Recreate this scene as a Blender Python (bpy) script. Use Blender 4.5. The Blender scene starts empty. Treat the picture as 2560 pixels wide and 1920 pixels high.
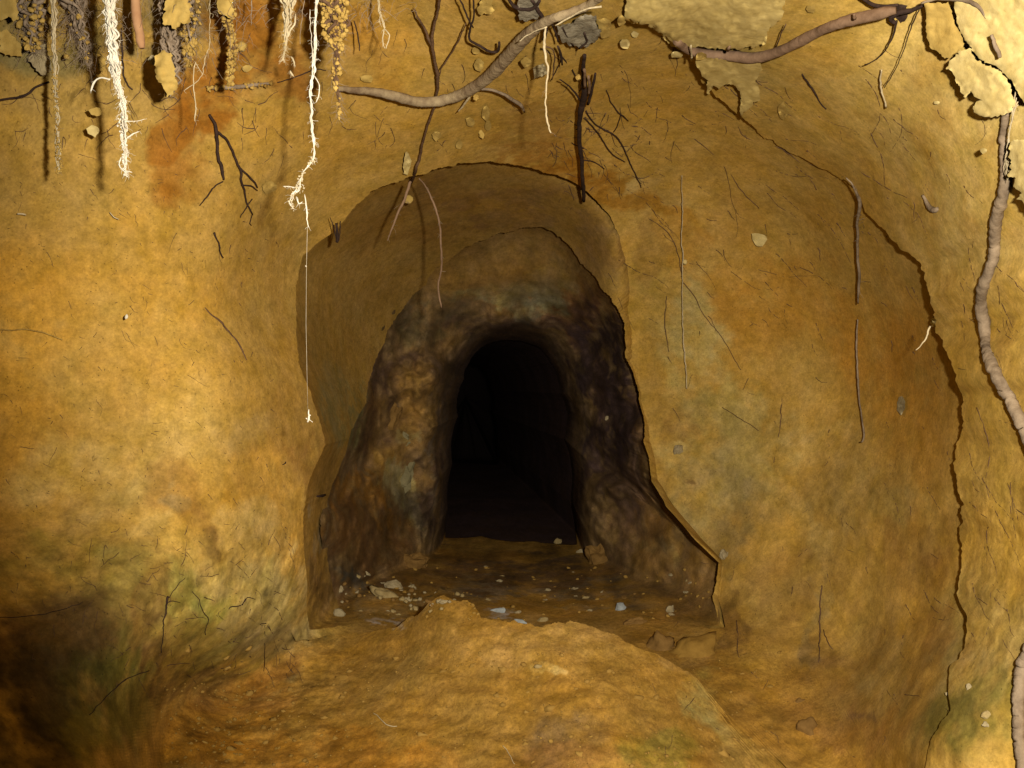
import bpy, math, random
import numpy as np
from mathutils import Vector
from mathutils.geometry import delaunay_2d_cdt

random.seed(7)
rng = np.random.default_rng(7)
F = 2130.0            # focal length in photo units (photo 2212 units wide)
CX, CY = 1106.0, 829.5
scene = bpy.context.scene
COL = scene.collection

# ------------------------------------------------------------------ noise
_G = rng.normal(size=(256, 3)); _G /= np.linalg.norm(_G, axis=1)[:, None]
_G = _G.astype(np.float32); _P = np.concatenate([rng.permutation(256)] * 3).astype(np.int32)
def perlin(x, y, z):
    x, y, z = [np.asarray(a, dtype=np.float32) for a in (x, y, z)]
    x, y, z = np.broadcast_arrays(x, y, z)
    xi, yi, zi = np.floor(x).astype(np.int32), np.floor(y).astype(np.int32), np.floor(z).astype(np.int32)
    xf, yf, zf = x - xi, y - yi, z - zi
    f = lambda t: t * t * t * (t * (t * 6 - 15) + 10)
    u, v, w = f(xf), f(yf), f(zf)
    out = 0
    for a in (0, 1):
        for b in (0, 1):
            for c in (0, 1):
                h = _P[_P[_P[(xi + a) & 255] + ((yi + b) & 255)] + ((zi + c) & 255)]
                g = _G[h]
                d = g[..., 0] * (xf - a) + g[..., 1] * (yf - b) + g[..., 2] * (zf - c)
                out = out + d * (u if a else 1 - u) * (v if b else 1 - v) * (w if c else 1 - w)
    return out
def fbm(x, y, z, s, o=4, gain=0.5):
    r = 0; a = 1.0
    for i in range(o):
        r = r + a * perlin(x * s + 13.1 * i, y * s + 7.7 * i, z * s + 3.3 * i)
        s *= 2.03; a *= gain
    return r
def sm(t):
    t = np.clip(t, 0, 1); return t * t * (3 - 2 * t)

# ------------------------------------------------------------------ depth fields
def rbf(pts):
    p = np.array(pts, float); n = len(p)
    xy = p[:, :2] / 1000.0
    def phi(r2): return 0.5 * r2 * np.log(r2 + 1e-9)
    A = phi(((xy[:, None] - xy[None]) ** 2).sum(-1)) + np.eye(n) * 1e-3
    Q = np.c_[np.ones(n), xy]
    M = np.block([[A, Q], [Q.T, np.zeros((3, 3))]])
    w = np.linalg.solve(M, np.r_[p[:, 2], 0, 0, 0])
    def f(u, v):
        u = np.asarray(u, float) / 1000; v = np.asarray(v, float) / 1000
        out = w[n] + w[n + 1] * u + w[n + 2] * v
        for i in range(n):
            out = out + w[i] * phi((u - xy[i, 0]) ** 2 + (v - xy[i, 1]) ** 2)
        return out
    return f

F_A = rbf([  # outer cave wall
    (-350, -350, .95), (-350, 400, 1.05), (-350, 900, 1.05), (-350, 1400, .85), (-350, 2000, .8),
    (0, 0, 1.16), (0, 300, 1.22), (0, 600, 1.33), (0, 830, 1.33), (0, 1100, 1.31), (0, 1350, 1.16), (0, 1659, .98),
    (300, 0, 1.28), (300, 300, 1.36), (300, 600, 1.40), (300, 850, 1.42), (300, 1050, 1.38), (300, 1300, 1.28),
    (200, 1500, 1.20), (340, 1540, 1.42), (330, 1659, 1.36), (250, 1620, 1.18), (430, 1570, 1.78), (430, 1659, 1.8), (300, 1900, 1.1), (500, 1200, 1.45), (500, 1440, 1.60),
    (500, 500, 1.50), (520, 800, 1.50), (600, 1000, 1.56), (640, 1200, 1.62), (650, 1360, 1.75), (640, 850, 1.66), (636, 650, 1.76),
    (650, 550, 1.76), (600, 100, 1.36), (600, 350, 1.52), (760, 450, 1.76), (900, 300, 1.62), (900, 100, 1.40),
    (1050, 345, 1.80), (1106, 150, 1.45), (1106, 0, 1.24), (1100, -350, .95), (1250, 385, 1.92), (1300, 200, 1.60),
    (1500, 250, 1.72), (1400, 420, 2.0), (1340, 560, 2.14), (1358, 680, 2.24), (1400, 900, 2.27), (1430, 1030, 2.2),
    (1520, 600, 2.14), (1560, 850, 2.2), (1700, 500, 1.98), (1750, 750, 2.06), (1700, 1000, 2.04), (1560, 1150, 2.08), (1580, 1290, 1.96),
    (1700, 1250, 1.90), (1620, 1420, 1.85), (1850, 1100, 1.80), (1850, 1400, 1.68), (1900, 800, 1.86), (1850, 450, 1.66), (1800, 200, 1.38),
    (1600, 0, 1.22), (2000, 0, 1.14), (2050, 300, 1.22), (2000, 600, 1.52), (2080, 900, 1.44), (2080, 1250, 1.40), (2050, 1500, 1.24), (2000, 1659, 1.2),
    (2212, 0, 1.04), (2212, 400, 1.13), (2212, 800, 1.23), (2212, 1200, 1.22), (2212, 1659, 1.10),
    (2560, -350, .8), (2560, 600, .95), (2560, 1300, .95), (2560, 2000, .85),
    (800, 1659, 2.3), (1200, 1659, 2.6), (1500, 1659, 2.2), (900, 1400, 2.4), (1300, 1450, 2.4), (1100, 2000, 2.2)])
F_N = rbf([  # smooth niche behind the arch
    (636, 650, 1.92), (640, 850, 1.84), (650, 1000, 1.84), (655, 1200, 1.86), (668, 1365, 1.9), (720, 500, 2.02), (700, 800, 2.05), (760, 650, 2.18),
    (740, 985, 2.12), (850, 400, 1.96), (850, 520, 2.18), (830, 740, 2.36), (900, 640, 2.42), (1050, 360, 1.98), (1050, 430, 2.12), (1170, 480, 2.24),
    (1000, 530, 2.32), (1230, 400, 1.99), (1270, 520, 2.18), (1320, 470, 1.99), (1345, 560, 2.06), (1358, 680, 2.13), (1345, 690, 2.14), (1400, 900, 2.13),
    (1430, 1030, 2.08), (1390, 950, 2.14), (1552, 1215, 1.93), (1560, 1350, 1.85), (1500, 1165, 2.0), (1100, 1400, 2.6), (900, 1350, 2.6), (1350, 1400, 2.5), (740, 1340, 2.0)])
F_R = rbf([  # rough rock round the dark passage
    (1170, 490, 2.36), (1050, 515, 2.38), (900, 640, 2.46), (830, 740, 2.46), (1150, 620, 2.50), (1180, 700, 2.58), (1110, 738, 2.62), (1000, 800, 2.60),
    (980, 900, 2.60), (965, 1050, 2.60), (850, 900, 2.50), (790, 870, 2.42), (745, 985, 2.28), (700, 1150, 2.0), (700, 1330, 2.0), (820, 1080, 2.42), (930, 1160, 2.62), (850, 1230, 2.4),
    (1300, 640, 2.48), (1345, 690, 2.48), (1350, 780, 2.52), (1390, 950, 2.5), (1410, 1040, 2.44), (1300, 900, 2.58), (1240, 950, 2.66), (1255, 1160, 2.68),
    (1210, 800, 2.64), (1440, 1095, 2.34), (1500, 1165, 2.22), (1552, 1215, 2.14), (1545, 1290, 2.06), (1560, 1352, 1.95), (1400, 1230, 2.3), (1330, 1150, 2.5), (1100, 1350, 3.2)])
def _h(*pts):
    return rbf([(u, v, d * (v - CY) / F) for u, v, d in pts])
H1 = _h((1230, 1345, 1.62), (1340, 1382, 1.60), (1500, 1460, 1.58), (1560, 1530, 1.57), (1640, 1600, 1.52), (1800, 1750, 1.45), (1100, 1659, 1.40), (1400, 1640, 1.40), (1030, 1310, 1.70), (950, 1290, 1.74), (1100, 1400, 1.60),
        (740, 1365, 1.84), (650, 1375, 1.80), (500, 1500, 1.66), (360, 1560, 1.50), (340, 1659, 1.42), (700, 1500, 1.66), (900, 1450, 1.64), (1100, 1500, 1.52), (1250, 1500, 1.48), (700, 1659, 1.46), (1900, 1850, 1.34), (0, 1900, 1.3), (1100, 2000, 1.2))
H2 = _h((1100, 1165, 2.95), (900, 1165, 2.90), (1250, 1190, 2.78), (1000, 1250, 2.38), (1300, 1290, 2.20), (800, 1300, 2.06), (1500, 1340, 1.98), (1600, 1420, 1.78), (1450, 1420, 1.80), (1800, 1600, 1.52), (1700, 1500, 1.66), (1900, 1850, 1.40),
        (1100, 1500, 1.72), (1000, 1330, 2.02), (700, 1360, 1.86))
def G(h, u, v):
    dv = np.maximum(np.asarray(v, float) - CY, 60)
    g = F * np.clip(h(u, v), .3, .9) / dv
    return np.where(np.asarray(v, float) < 1120, 40.0, g)

CEN = (1110.0, 850.0)
NT = 1320
TH = np.linspace(0, 2 * np.pi, NT, endpoint=False)
def polar(pts, jag=0.0, seed=0.0, js=60):
    p = np.array(pts, float) - CEN
    th = np.arctan2(p[:, 1], p[:, 0]) % (2 * np.pi); r = np.hypot(p[:, 0], p[:, 1])
    o = np.argsort(th)
    rr = np.interp(TH, th[o], r[o], period=2 * np.pi)
    if jag:
        x, y = np.cos(TH) * rr / js, np.sin(TH) * rr / js
        rr = rr + jag * fbm(x, y, seed, .62, 5, .66) * (.35 + 2.2 * np.abs(perlin(x * .3, y * .3, seed + 5)))
    return rr
def smooth_r(r, n):
    k = np.ones(2 * n + 1) / (2 * n + 1)
    return np.convolve(np.r_[r[-n:], r, r[:n]], k, 'valid')

B1 = polar([(1330, 40), (1390, 50), (1440, 75), (1490, 125), (1530, 195), (1600, 250), (1640, 285), (1685, 320), (1740, 345), (1810, 382), (1850, 405), (1868, 455), (1900, 490), (1925, 515), (1960, 545), (2000, 590), (2005, 640), (2015, 690),
            (2035, 740), (2060, 800), (2080, 870), (2080, 900), (2070, 960), (2058, 1000), (2068, 1050), (2075, 1100), (2072, 1150), (2080, 1200), (2070, 1260), (2075, 1310), (2090, 1330), (2082, 1400), (2050, 1440), (2048, 1490),
            (2050, 1530), (2010, 1600), (1990, 1680), (2060, 1900), (1960, 1880), (1640, 1600), (1560, 1530), (1500, 1460), (1420, 1412), (1340, 1380), (1280, 1352), (1230, 1343), (1170, 1352), (1110, 1345), (1040, 1335), (1030, 1312), (1000, 1297), (950, 1290), (925, 1304),
            (896, 1334), (850, 1356), (740, 1368), (640, 1385), (600, 1300), (600, 900), (590, 550), (700, 430), (850, 330), (1050, 290), (1200, 200)], 15, 1.5, 26)
B2 = polar([(668, 1362), (664, 1250), (655, 1150), (662, 1060), (684, 1000), (704, 960), (690, 905), (672, 850), (645, 780), (640, 700), (640, 620), (655, 550), (690, 520), (725, 500), (760, 455), (800, 415), (870, 388), (950, 365), (1050, 350),
            (1130, 358), (1220, 385), (1250, 400), (1320, 470), (1350, 560), (1356, 680), (1362, 780), (1388, 880), (1404, 950), (1420, 1035), (1452, 1090), (1512, 1160), (1562, 1213), (1551, 1290), (1566, 1356), (1450, 1350), (1230, 1322), (1030, 1290), (950, 1272), (900, 1320), (740, 1350)], 7, 4.5, 26)
B3 = polar([(890, 640), (930, 595), (1000, 540), (1080, 505), (1170, 490), (1210, 510), (1250, 560), (1300, 625), (1345, 685), (1350, 770), (1390, 950), (1408, 1040), (1440, 1095), (1500, 1165), (1552, 1215), (1540, 1290), (1553, 1352),
            (1400, 1330), (1230, 1290), (1000, 1260), (900, 1290), (740, 1335), (706, 1200), (706, 1100), (745, 985), (790, 870), (830, 740)], 9, 8.5, 26)
B4 = polar([(962, 1160), (967, 1100), (977, 1000), (990, 900), (1003, 820), (1018, 775), (1050, 745), (1110, 735), (1160, 748), (1190, 785), (1208, 850), (1220, 950), (1232, 1080), (1246, 1174), (1150, 1168), (1040, 1158)], 6, 2.5, 60)
B2 = np.minimum(B2, B1 - 6); B3 = np.minimum(B3, B2 - 4); B4 = np.minimum(B4, B3 - 10)
B0 = polar([(2560, y) for y in range(-350, 2001, 50)] + [(-350, y) for y in range(-350, 2001, 50)] + [(x, -350) for x in range(-350, 2561, 50)] + [(x, 2000) for x in range(-350, 2561, 50)])
# how far the outer shell of earth stands proud of the wall behind it, by direction
_deg = np.degrees(TH)
_lift = np.interp(_deg, [0, 10, 20, 30, 38, 44, 48, 235, 268, 282, 300, 318, 330, 345, 360],
                        [.085, .055, .04, .035, .03, .01, .0, .0, .0, .05, .055, .025, .028, .075, .085])
_lift = _lift * (1 + 1.3 * fbm(np.cos(TH) * 6, np.sin(TH) * 6, 3.1, 1.0, 4))
_lift = np.maximum(_lift, 0)
_g3 = np.interp(_deg, [0, 60, 120, 133, 155, 166, 178, 190, 205, 230, 270, 290, 305, 360], [0, 0, .05, .10, .09, .02, .02, .07, .11, .10, .11, .08, .0, .0])
_g4 = np.interp(_deg, [0, 8, 25, 45, 60, 150, 180, 205, 250, 270, 300, 330, 340, 350, 360], [.14, .13, .05, .05, .05, .06, .06, .05, .06, .07, .05, .05, .10, .14, .14])
def rr_at(arr, u, v):
    th = np.arctan2(np.asarray(v, float) - CEN[1], np.asarray(u, float) - CEN[0]) % (2 * np.pi)
    return np.interp(th, TH, arr, period=2 * np.pi)
def softmin(a, b, k=.02):
    h = np.clip(.5 + .5 * (b - a) / k, 0, 1)
    return b * (1 - h) + a * h - k * h * (1 - h)
def Dreg(k, u, v):
    if k == 1:
        r = np.hypot(np.asarray(u, float) - CEN[0], np.asarray(v, float) - CEN[1])
        w = np.exp(-np.maximum(r - rr_at(B1, u, v), 0) / 420)
        a = F_A(u, v) - rr_at(_lift, u, v) * w; b = G(H1, u, v)
    elif k == 2: a = F_A(u, v); b = G(H2, u, v)
    elif k == 3:
        r = np.hypot(np.asarray(u, float) - CEN[0], np.asarray(v, float) - CEN[1])
        wr = np.exp(-np.maximum(rr_at(B2, u, v) - r, 0) / 55)
        a = F_N(u, v) * (1 - wr) + (F_A(u, v) + rr_at(_g3, u, v)) * wr; b = G(H2, u, v)
    else:
        r = np.hypot(np.asarray(u, float) - CEN[0], np.asarray(v, float) - CEN[1]); ri = np.maximum(rr_at(B3, u, v) - r, 0)
        wr = np.exp(-ri / 45); w2 = np.exp(-np.maximum(rr_at(B2, u, v) - r, 0) / 55)
        a3 = F_N(u, v) * (1 - w2) + (F_A(u, v) + rr_at(_g3, u, v)) * w2
        a = F_R(u, v) * (1 - wr) + (a3 + rr_at(_g4, u, v)) * wr + .42 * np.exp(-np.maximum(r - rr_at(B4, u, v), 0) / 24); b = G(H2, u, v)
    b = b * (1 + .010 * perlin(np.asarray(u, float) / 130, np.asarray(v, float) / 60, 4.4) + .007 * perlin(np.asarray(u, float) / 45, np.asarray(v, float) / 25, 8.4))
    kk = .06 + .14 * (k == 2)
    return softmin(a, b, kk), np.clip(.5 + (a - b) / (2 * kk), 0, 1)
def P(u, v, d):
    return ((u - CX) / F * d, d, -(v - CY) / F * d)

def relief(X, Y, Z, U, V, REG, GR):
    soft = fbm(X, Y, Z, 3.2, 3) * .016
    tool = fbm(X, Y, Z * .6, 10, 3) * .0016
    rock = fbm(X, Y * .3, Z, 5.5, 4, .5)
    rock2 = fbm(X, Y * .3, Z, 24, 3)
    isr = np.where(REG == 4, 1.0, 0.0) * (.25 + .75 * sm((V - 600) / 120)) * (1 - .85 * np.exp(-np.maximum(np.hypot(U - CEN[0], V - CEN[1]) - rr_at(B4, U, V), 0) / 26))
    facet = (.5 - np.abs(perlin(X * 9, Y * 3, Z * 9))) * sm((1050 - U) / 80) + .3 * (.5 - np.abs(perlin(X * 18, Y * 18, Z * 18)))
    foot = sm((V - 1000) / 300) * sm((800 - U) / 120) * (REG <= 3)
    shell = sm((U - 1950) / 150) * (REG == 1)
    grd = GR.astype(float)
    low = sm((V - 880) / 250) * (REG <= 2) * (1 - grd) * sm((U - 1380) / 80)
    disp = soft + tool * (.7 + 2 * shell) + isr * (rock * .15 + np.abs(rock) * .04 - .03 + rock2 * .007 + facet * (.05 + .05 * sm((1000 - U) / 80))) * (1 - .7 * grd)
    disp = disp + (foot * .013 + low * .008) * fbm(X, Y, Z, 12, 4, .6)
    lump = np.maximum(fbm(X, Y, Z, 17, 3, .6), -.1)
    disp = disp + grd * (fbm(X, Y, Z, 6, 2) * .006 + lump * .004 + fbm(X, Y, Z, 60, 2) * .0020)
    return disp + shell * (perlin((X + Z * .6) * 30, Y * 10, (Z - X * .6) * 9) * .004 + perlin((X + Z * .6) * 60, Y * 20, (Z - X * .6) * 20) * .0015)
# a table of the depth of the visible surface, so that things can be set on it
_gu, _gv = np.meshgrid(np.arange(-200, 2420, 4.0), np.arange(-200, 1860, 4.0))
_r = np.hypot(_gu - CEN[0], _gv - CEN[1])
_k = np.where(_r >= rr_at(B1, _gu, _gv), 1, np.where(_r >= rr_at(B2, _gu, _gv), 2, np.where(_r >= rr_at(B3, _gu, _gv), 3, 4)))
_D = np.zeros_like(_gu); _Gm = np.zeros(_gu.shape)
for _i in (1, 2, 3, 4):
    _m = _k == _i; _d, _g = Dreg(_i, _gu[_m], _gv[_m]); _D[_m] = _d; _Gm[_m] = _g
_X = (_gu - CX) / F * _D; _Z = -(_gv - CY) / F * _D
_D = _D * (1 - relief(_X, _D, _Z, _gu, _gv, _k, _Gm) / np.sqrt(_X ** 2 + _D ** 2 + _Z ** 2))
def D(u, v):
    i = min(max(int(round((v + 200) / 4)), 0), _D.shape[0] - 1); j = min(max(int(round((u + 200) / 4)), 0), _D.shape[1] - 1)
    return float(_D[i, j])
# ------------------------------------------------------------------ cave surface
rows_u, rows_v, rows_d, rows_reg, rows_gr = [], [], [], [], []
ct, st = np.cos(TH), np.sin(TH)
def add_row(r, d, reg, gr):
    rows_u.append(CEN[0] + r * ct); rows_v.append(CEN[1] + r * st); rows_d.append(d)
    rows_reg.append(np.full(NT, reg)); rows_gr.append(gr)
def region(k, ro, ri, n, power=1.0):
    last = None
    for i in range(n):
        t = (i / (n - 1)) ** power
        r = ro * (1 - t) + ri * t
        u, v = CEN[0] + r * ct, CEN[1] + r * st
        d, g = Dreg(k, u, v)
        add_row(r, d, k, g); last = (r, d, g)
    return last
def skirt(last, k, kn):
    r, d, g = last
    u, v = CEN[0] + r * ct, CEN[1] + r * st
    dn, gn = Dreg(kn, u, v)
    gap = np.maximum(dn - d, 0)
    delta = np.clip(gap * 240, 0, 45)
    dn2, gn2 = Dreg(kn, CEN[0] + (r + delta) * ct, CEN[1] + (r + delta) * st)
    for t in (.12, .3, .55, .8):
        add_row(r + delta * t ** 1.5, d * (1 - t) + np.maximum(dn2, d) * t, k, g)
    return r + delta
last = region(1, B0, B1, 260, .62)
ro = skirt(last, 1, 2)
last = region(2, ro, B2, 130)
ro = skirt(last, 2, 3)
last = region(3, ro, B3, 90)
ro = skirt(last, 3, 4)
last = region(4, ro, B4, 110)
U = np.array(rows_u); V = np.array(rows_v); DD = np.array(rows_d); REG = np.array(rows_reg); GR = np.array(rows_gr, float)
X = (U - CX) / F * DD; Y = DD.copy(); Z = -(V - CY) / F * DD
# dark passage: the last ring carried back into the hill
px, py, pz = X[-1], Y[-1], Z[-1]
ex, ey, ez, eu, ev = [], [], [], [], []
for i in range(1, 61):
    t = i / 60; tt = t ** 1.4 * 2.8
    s = 1 - .10 * t
    cxm, czm = px.mean(), pz.mean()
    ex.append(cxm + (px - cxm) * s - .10 * tt); ey.append(py + tt); ez.append(czm + (pz - czm) * (s + .02) + .00 * tt)
for i in range(1, 12):
    t = i / 11
    ex.append(ex[59] * (1 - t) + ex[59].mean() * t); ey.append(ey[59] + .1 * math.sin(t * 1.5)); ez.append(ez[59] * (1 - t) + ez[59].mean() * t)
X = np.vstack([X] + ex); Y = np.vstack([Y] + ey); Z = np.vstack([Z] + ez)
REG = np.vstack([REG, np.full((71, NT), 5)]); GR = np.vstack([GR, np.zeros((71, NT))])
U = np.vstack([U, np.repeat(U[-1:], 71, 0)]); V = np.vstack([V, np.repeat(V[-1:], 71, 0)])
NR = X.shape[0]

def vnormals(X, Y, Z):
    p = np.stack([X, Y, Z], -1)
    a = np.roll(p, -1, 1) - np.roll(p, 1, 1)
    b = np.empty_like(p); b[1:-1] = p[2:] - p[:-2]; b[0] = p[1] - p[0]; b[-1] = p[-1] - p[-2]
    n = np.cross(a, b)
    n /= (np.linalg.norm(n, axis=-1)[..., None] + 1e-12)
    return n * np.sign((n * -p).sum(-1).mean())
def grow(mask, it):
    return mask
N0 = vnormals(X, Y, Z)
# relief along the surface normal: soft swellings, tool strokes, crumbs
foot = sm((V - 1000) / 300) * sm((800 - U) / 120) * (REG <= 3)
disp = relief(X, Y, Z, U, V, REG, GR)
sc_ = np.where(REG == 5, 0, disp); sc_[-71:] = disp[-72:-71] * (1 - sm(np.arange(71) / 12)[:, None]) + (fbm(X[-71:], Y[-71:], Z[-71:], 5, 3) * .03) * sm(np.arange(71) / 10)[:, None] * (np.arange(71) < 58)[:, None]
rl = np.sqrt(X * X + Y * Y + Z * Z)
q_ = 1 - sc_ / rl                      # relief moves the surface along the line of sight: lips stay clean
X = X * q_; Y = Y * q_; Z = Z * q_
N1 = vnormals(X, Y, Z)
rs = 260
for nreg in (130, 90, 110):
    gap = np.abs(Y[rs + 3] - Y[rs - 1]); flat = np.exp(-(gap / .012) ** 2)[:, None]
    av = N1[rs - 2] + N1[rs + 6]; av /= np.linalg.norm(av, axis=-1)[:, None] + 1e-9
    for i in range(rs - 1, rs + 5):
        N1[i] = N1[i] * (1 - flat) + av * flat; N1[i] /= np.linalg.norm(N1[i], axis=-1)[:, None] + 1e-9
    gp = (1 - flat); N1[rs - 1] = N1[rs - 1] * flat + N1[rs - 2] * gp; N1[rs + 4] = N1[rs + 4] * flat + N1[rs + 6] * gp; N1[rs + 5] = N1[rs + 5] * flat + N1[rs + 6] * gp
    rs += 4 + nreg

# ------------------------------------------------------------------ soil colours (albedo), with some flash light and shade painted in
def c3(*a): return np.array(a, float)
ochre = c3(.455, .270, .056); orange = c3(.50, .25, .028); pale = c3(.60, .42, .14); rust = c3(.27, .098, .008)
olive = c3(.22, .17, .028); moss = c3(.13, .112, .02); greyg = c3(.40, .29, .088); brown = c3(.25, .12, .028); umber = c3(.12, .06, .018)
purple = c3(.055, .032, .026); grey = c3(.27, .19, .070); tan = c3(.42, .26, .08); dirt = c3(.30, .19, .05)
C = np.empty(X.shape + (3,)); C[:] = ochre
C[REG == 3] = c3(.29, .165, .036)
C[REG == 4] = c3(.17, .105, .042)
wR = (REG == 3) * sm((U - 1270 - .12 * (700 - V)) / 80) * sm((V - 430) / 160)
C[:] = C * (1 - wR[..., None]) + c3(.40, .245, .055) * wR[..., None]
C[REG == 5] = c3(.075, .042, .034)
_gc = np.where((REG == 1)[..., None], c3(.34, .185, .033), c3(.33, .180, .034))
C[:] = C * (1 - GR[..., None]) + _gc * GR[..., None]
GRB = GR > .5
wu = U + 85 * fbm(X, Y, Z, 5, 5, .68); wv = V + 85 * fbm(X + 9, Y, Z, 5, 5, .68)
wu2 = U + 26 * fbm(X, Y, Z, 14, 4, .65); wv2 = V + 26 * fbm(X + 9, Y, Z, 14, 4, .65)
BN = np.clip(.92 + 1.3 * fbm(X + 4, Y, Z, 11, 4, .7), .15, 1.0)
def blob(x, y, rx, ry, col, s=.8, rot=0, regs=(1, 2), soft=.6, crisp=False, gr=None):
    a = math.radians(rot); uu = (wu2 if crisp else wu) - x; vv = (wv2 if crisp else wv) - y
    p = (uu * math.cos(a) + vv * math.sin(a)) / rx; q = (-uu * math.sin(a) + vv * math.cos(a)) / ry
    m = s * sm((1 + soft / 2 - np.sqrt(p * p + q * q)) / soft)
    m = m * np.isin(REG, regs) * BN
    if gr is not None: m = m * (GR if gr else 1 - GR)
    C[:] = C * (1 - m[..., None]) + col * m[..., None]
# left wall
blob(10, 830, 130, 260, orange, .8, soft=1.2); blob(60, 620, 120, 120, orange, .4, soft=1.2); blob(280, 700, 160, 120, orange, .25, soft=1.2)
blob(120, 300, 260, 150, dirt, .45, soft=1.2); blob(220, 480, 160, 80, dirt, .2, soft=1.2)
blob(560, 620, 110, 230, dirt, .30, soft=1.0); blob(300, 130, 420, 110, dirt, .6, soft=.8); blob(90, 70, 150, 95, c3(.20, .155, .055), .9, soft=.3, crisp=True); blob(300, 50, 150, 70, c3(.18, .13, .045), .9, soft=.4, crisp=True); blob(440, 30, 110, 50, c3(.16, .09, .025), .8, soft=.4, crisp=True); blob(160, 40, 40, 30, umber, .8, crisp=True); blob(240, 60, 26, 60, umber, .7, crisp=True)
blob(505, 90, 95, 110, rust, .8, 20, soft=.7); blob(440, 205, 90, 85, rust, .85, 30, soft=.35); blob(372, 300, 70, 45, rust, .8, -50, soft=.3, crisp=True); blob(395, 250, 70, 50, rust, .6, -45, soft=.3)
blob(400, 400, 75, 50, rust, .45, soft=.8); blob(355, 428, 32, 26, rust, .6, soft=.7, crisp=True); blob(375, 360, 55, 70, rust, .4, soft=.9)
blob(640, 60, 60, 100, rust, .7, soft=.8); blob(610, 160, 60, 30, rust, .6, soft=.8); blob(850, 40, 90, 50, orange, .5, soft=.8)
blob(790, 110, 90, 90, rust, .3); blob(1180, 300, 70, 60, rust, .35); 
blob(180, 1020, 130, 60, pale, .5, soft=1); blob(380, 930, 130, 60, pale, .2, soft=1); blob(300, 1130, 60, 25, pale, .3)
blob(375, 1060, 85, 60, brown, .45, 30); blob(370, 1085, 30, 35, grey, .6); blob(440, 1150, 55, 90, brown, .35, -30); blob(470, 1190, 25, 25, umber, .5)
blob(540, 950, 60, 60, grey, .35); blob(620, 930, 60, 90, brown, .30); blob(690, 1010, 60, 50, brown, .55); blob(560, 1060, 60, 80, orange, .35)
blob(130, 1150, 90, 40, dirt, .3); blob(120, 1190, 90, 50, olive, .6); blob(250, 1275, 380, 95, c3(.26, .205, .040), .6, 6, soft=1.2); blob(560, 1340, 120, 80, c3(.30, .25, .08), .5, soft=1); blob(60, 1210, 100, 60, brown, .3)
blob(90, 1450, 260, 140, umber, .85, -20); blob(260, 1400, 60, 70, moss, .6); blob(240, 1500, 110, 120, moss, .75); blob(30, 1600, 210, 190, c3(.055, .038, .014), .9, -25, soft=.9); blob(230, 1560, 60, 50, olive, .4)  # umber and near-black blobs: dark soil plus flash fall-off painted into the corner
blob(380, 1310, 60, 60, c3(.33, .28, .06), .55, soft=1); blob(470, 1345, 50, 40, c3(.30, .27, .05), .7); blob(440, 1420, 90, 50, olive, .6, soft=.7)
blob(330, 1290, 40, 60, brown, .5); blob(345, 1400, 22, 90, umber, .6); blob(430, 1480, 110, 30, umber, .6, gr=False)
blob(500, 1270, 70, 50, pale, .4); blob(590, 1330, 50, 90, greyg, .6); blob(560, 1400, 60, 50, grey, .6); blob(640, 1290, 26, 120, pale, .6)
blob(545, 1150, 60, 60, pale, .35); blob(620, 1120, 30, 90, orange, .3); blob(650, 1230, 26, 60, pale, .4)
# floor
blob(430, 1560, 190, 90, c3(.34, .15, .014), .8, -15, gr=True); blob(700, 1640, 260, 50, c3(.36, .15, .012), .6, gr=True); blob(520, 1480, 130, 40, brown, .6, gr=True)
blob(800, 1480, 150, 60, dirt, .4, gr=True); blob(1150, 1400, 180, 50, tan, .35, gr=True)
blob(1200, 1600, 130, 60, c3(.19, .12, .05), .7, -10, soft=1, gr=True); blob(1220, 1650, 160, 50, brown, .6, gr=True); blob(1430, 1640, 60, 60, olive, .7, gr=True)
blob(1535, 1530, 35, 65, c3(.36, .30, .09), .7, -30, soft=1); blob(1590, 1640, 60, 60, greyg, .4); blob(1190, 1448, 38, 12, pale, .8, 10, crisp=True, soft=.5)
blob(1500, 1420, 60, 25, tan, .5, soft=.8)
# right, alcove
blob(1560, 560, 90, 130, brown, .25); blob(1660, 660, 130, 115, c3(.42, .20, .024), .6, 15, soft=.8); blob(1900, 760, 110, 130, c3(.45, .20, .02), .6, soft=1.0); blob(1980, 900, 90, 130, c3(.45, .22, .03), .45, soft=1)
blob(1330, 410, 150, 36, c3(.33, .15, .014), .8, 25, soft=.7); blob(1460, 520, 50, 60, c3(.38, .18, .02), .5); blob(1180, 370, 110, 22, rust, .5, 5)
blob(1430, 390, 70, 30, grey, .3, 40); blob(1350, 375, 30, 20, pale, .5, 40)
blob(1540, 790, 75, 170, c3(.45, .335, .105), .85, -16, soft=.6); blob(1600, 1000, 70, 120, c3(.44, .325, .10), .6, 10, soft=.9); blob(1490, 690, 24, 90, greyg, .7, soft=.5); blob(1560, 950, 100, 130, greyg, .85, -5, soft=.6); blob(1530, 1080, 80, 90, grey, .6)
blob(1470, 925, 38, 42, brown, .55, crisp=True, soft=.5); blob(1467, 965, 14, 14, pale, .8, crisp=True); blob(1490, 1030, 10, 7, umber, .7, crisp=True); blob(1480, 1095, 50, 50, greyg, .5)
blob(1400, 640, 60, 120, olive, .3); blob(1420, 820, 50, 120, dirt, .4); blob(1390, 560, 40, 70, brown, .4)
blob(1560, 1190, 50, 50, grey, .5); blob(1640, 1120, 60, 90, orange, .25); blob(1700, 1120, 30, 120, pale, .35, -25); blob(1720, 960, 50, 60, greyg, .5)
blob(1800, 960, 70, 50, pale, .35); blob(1850, 1100, 80, 90, pale, .25); blob(1960, 1080, 50, 60, greyg, .4); blob(2010, 1180, 60, 60, brown, .35)
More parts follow.
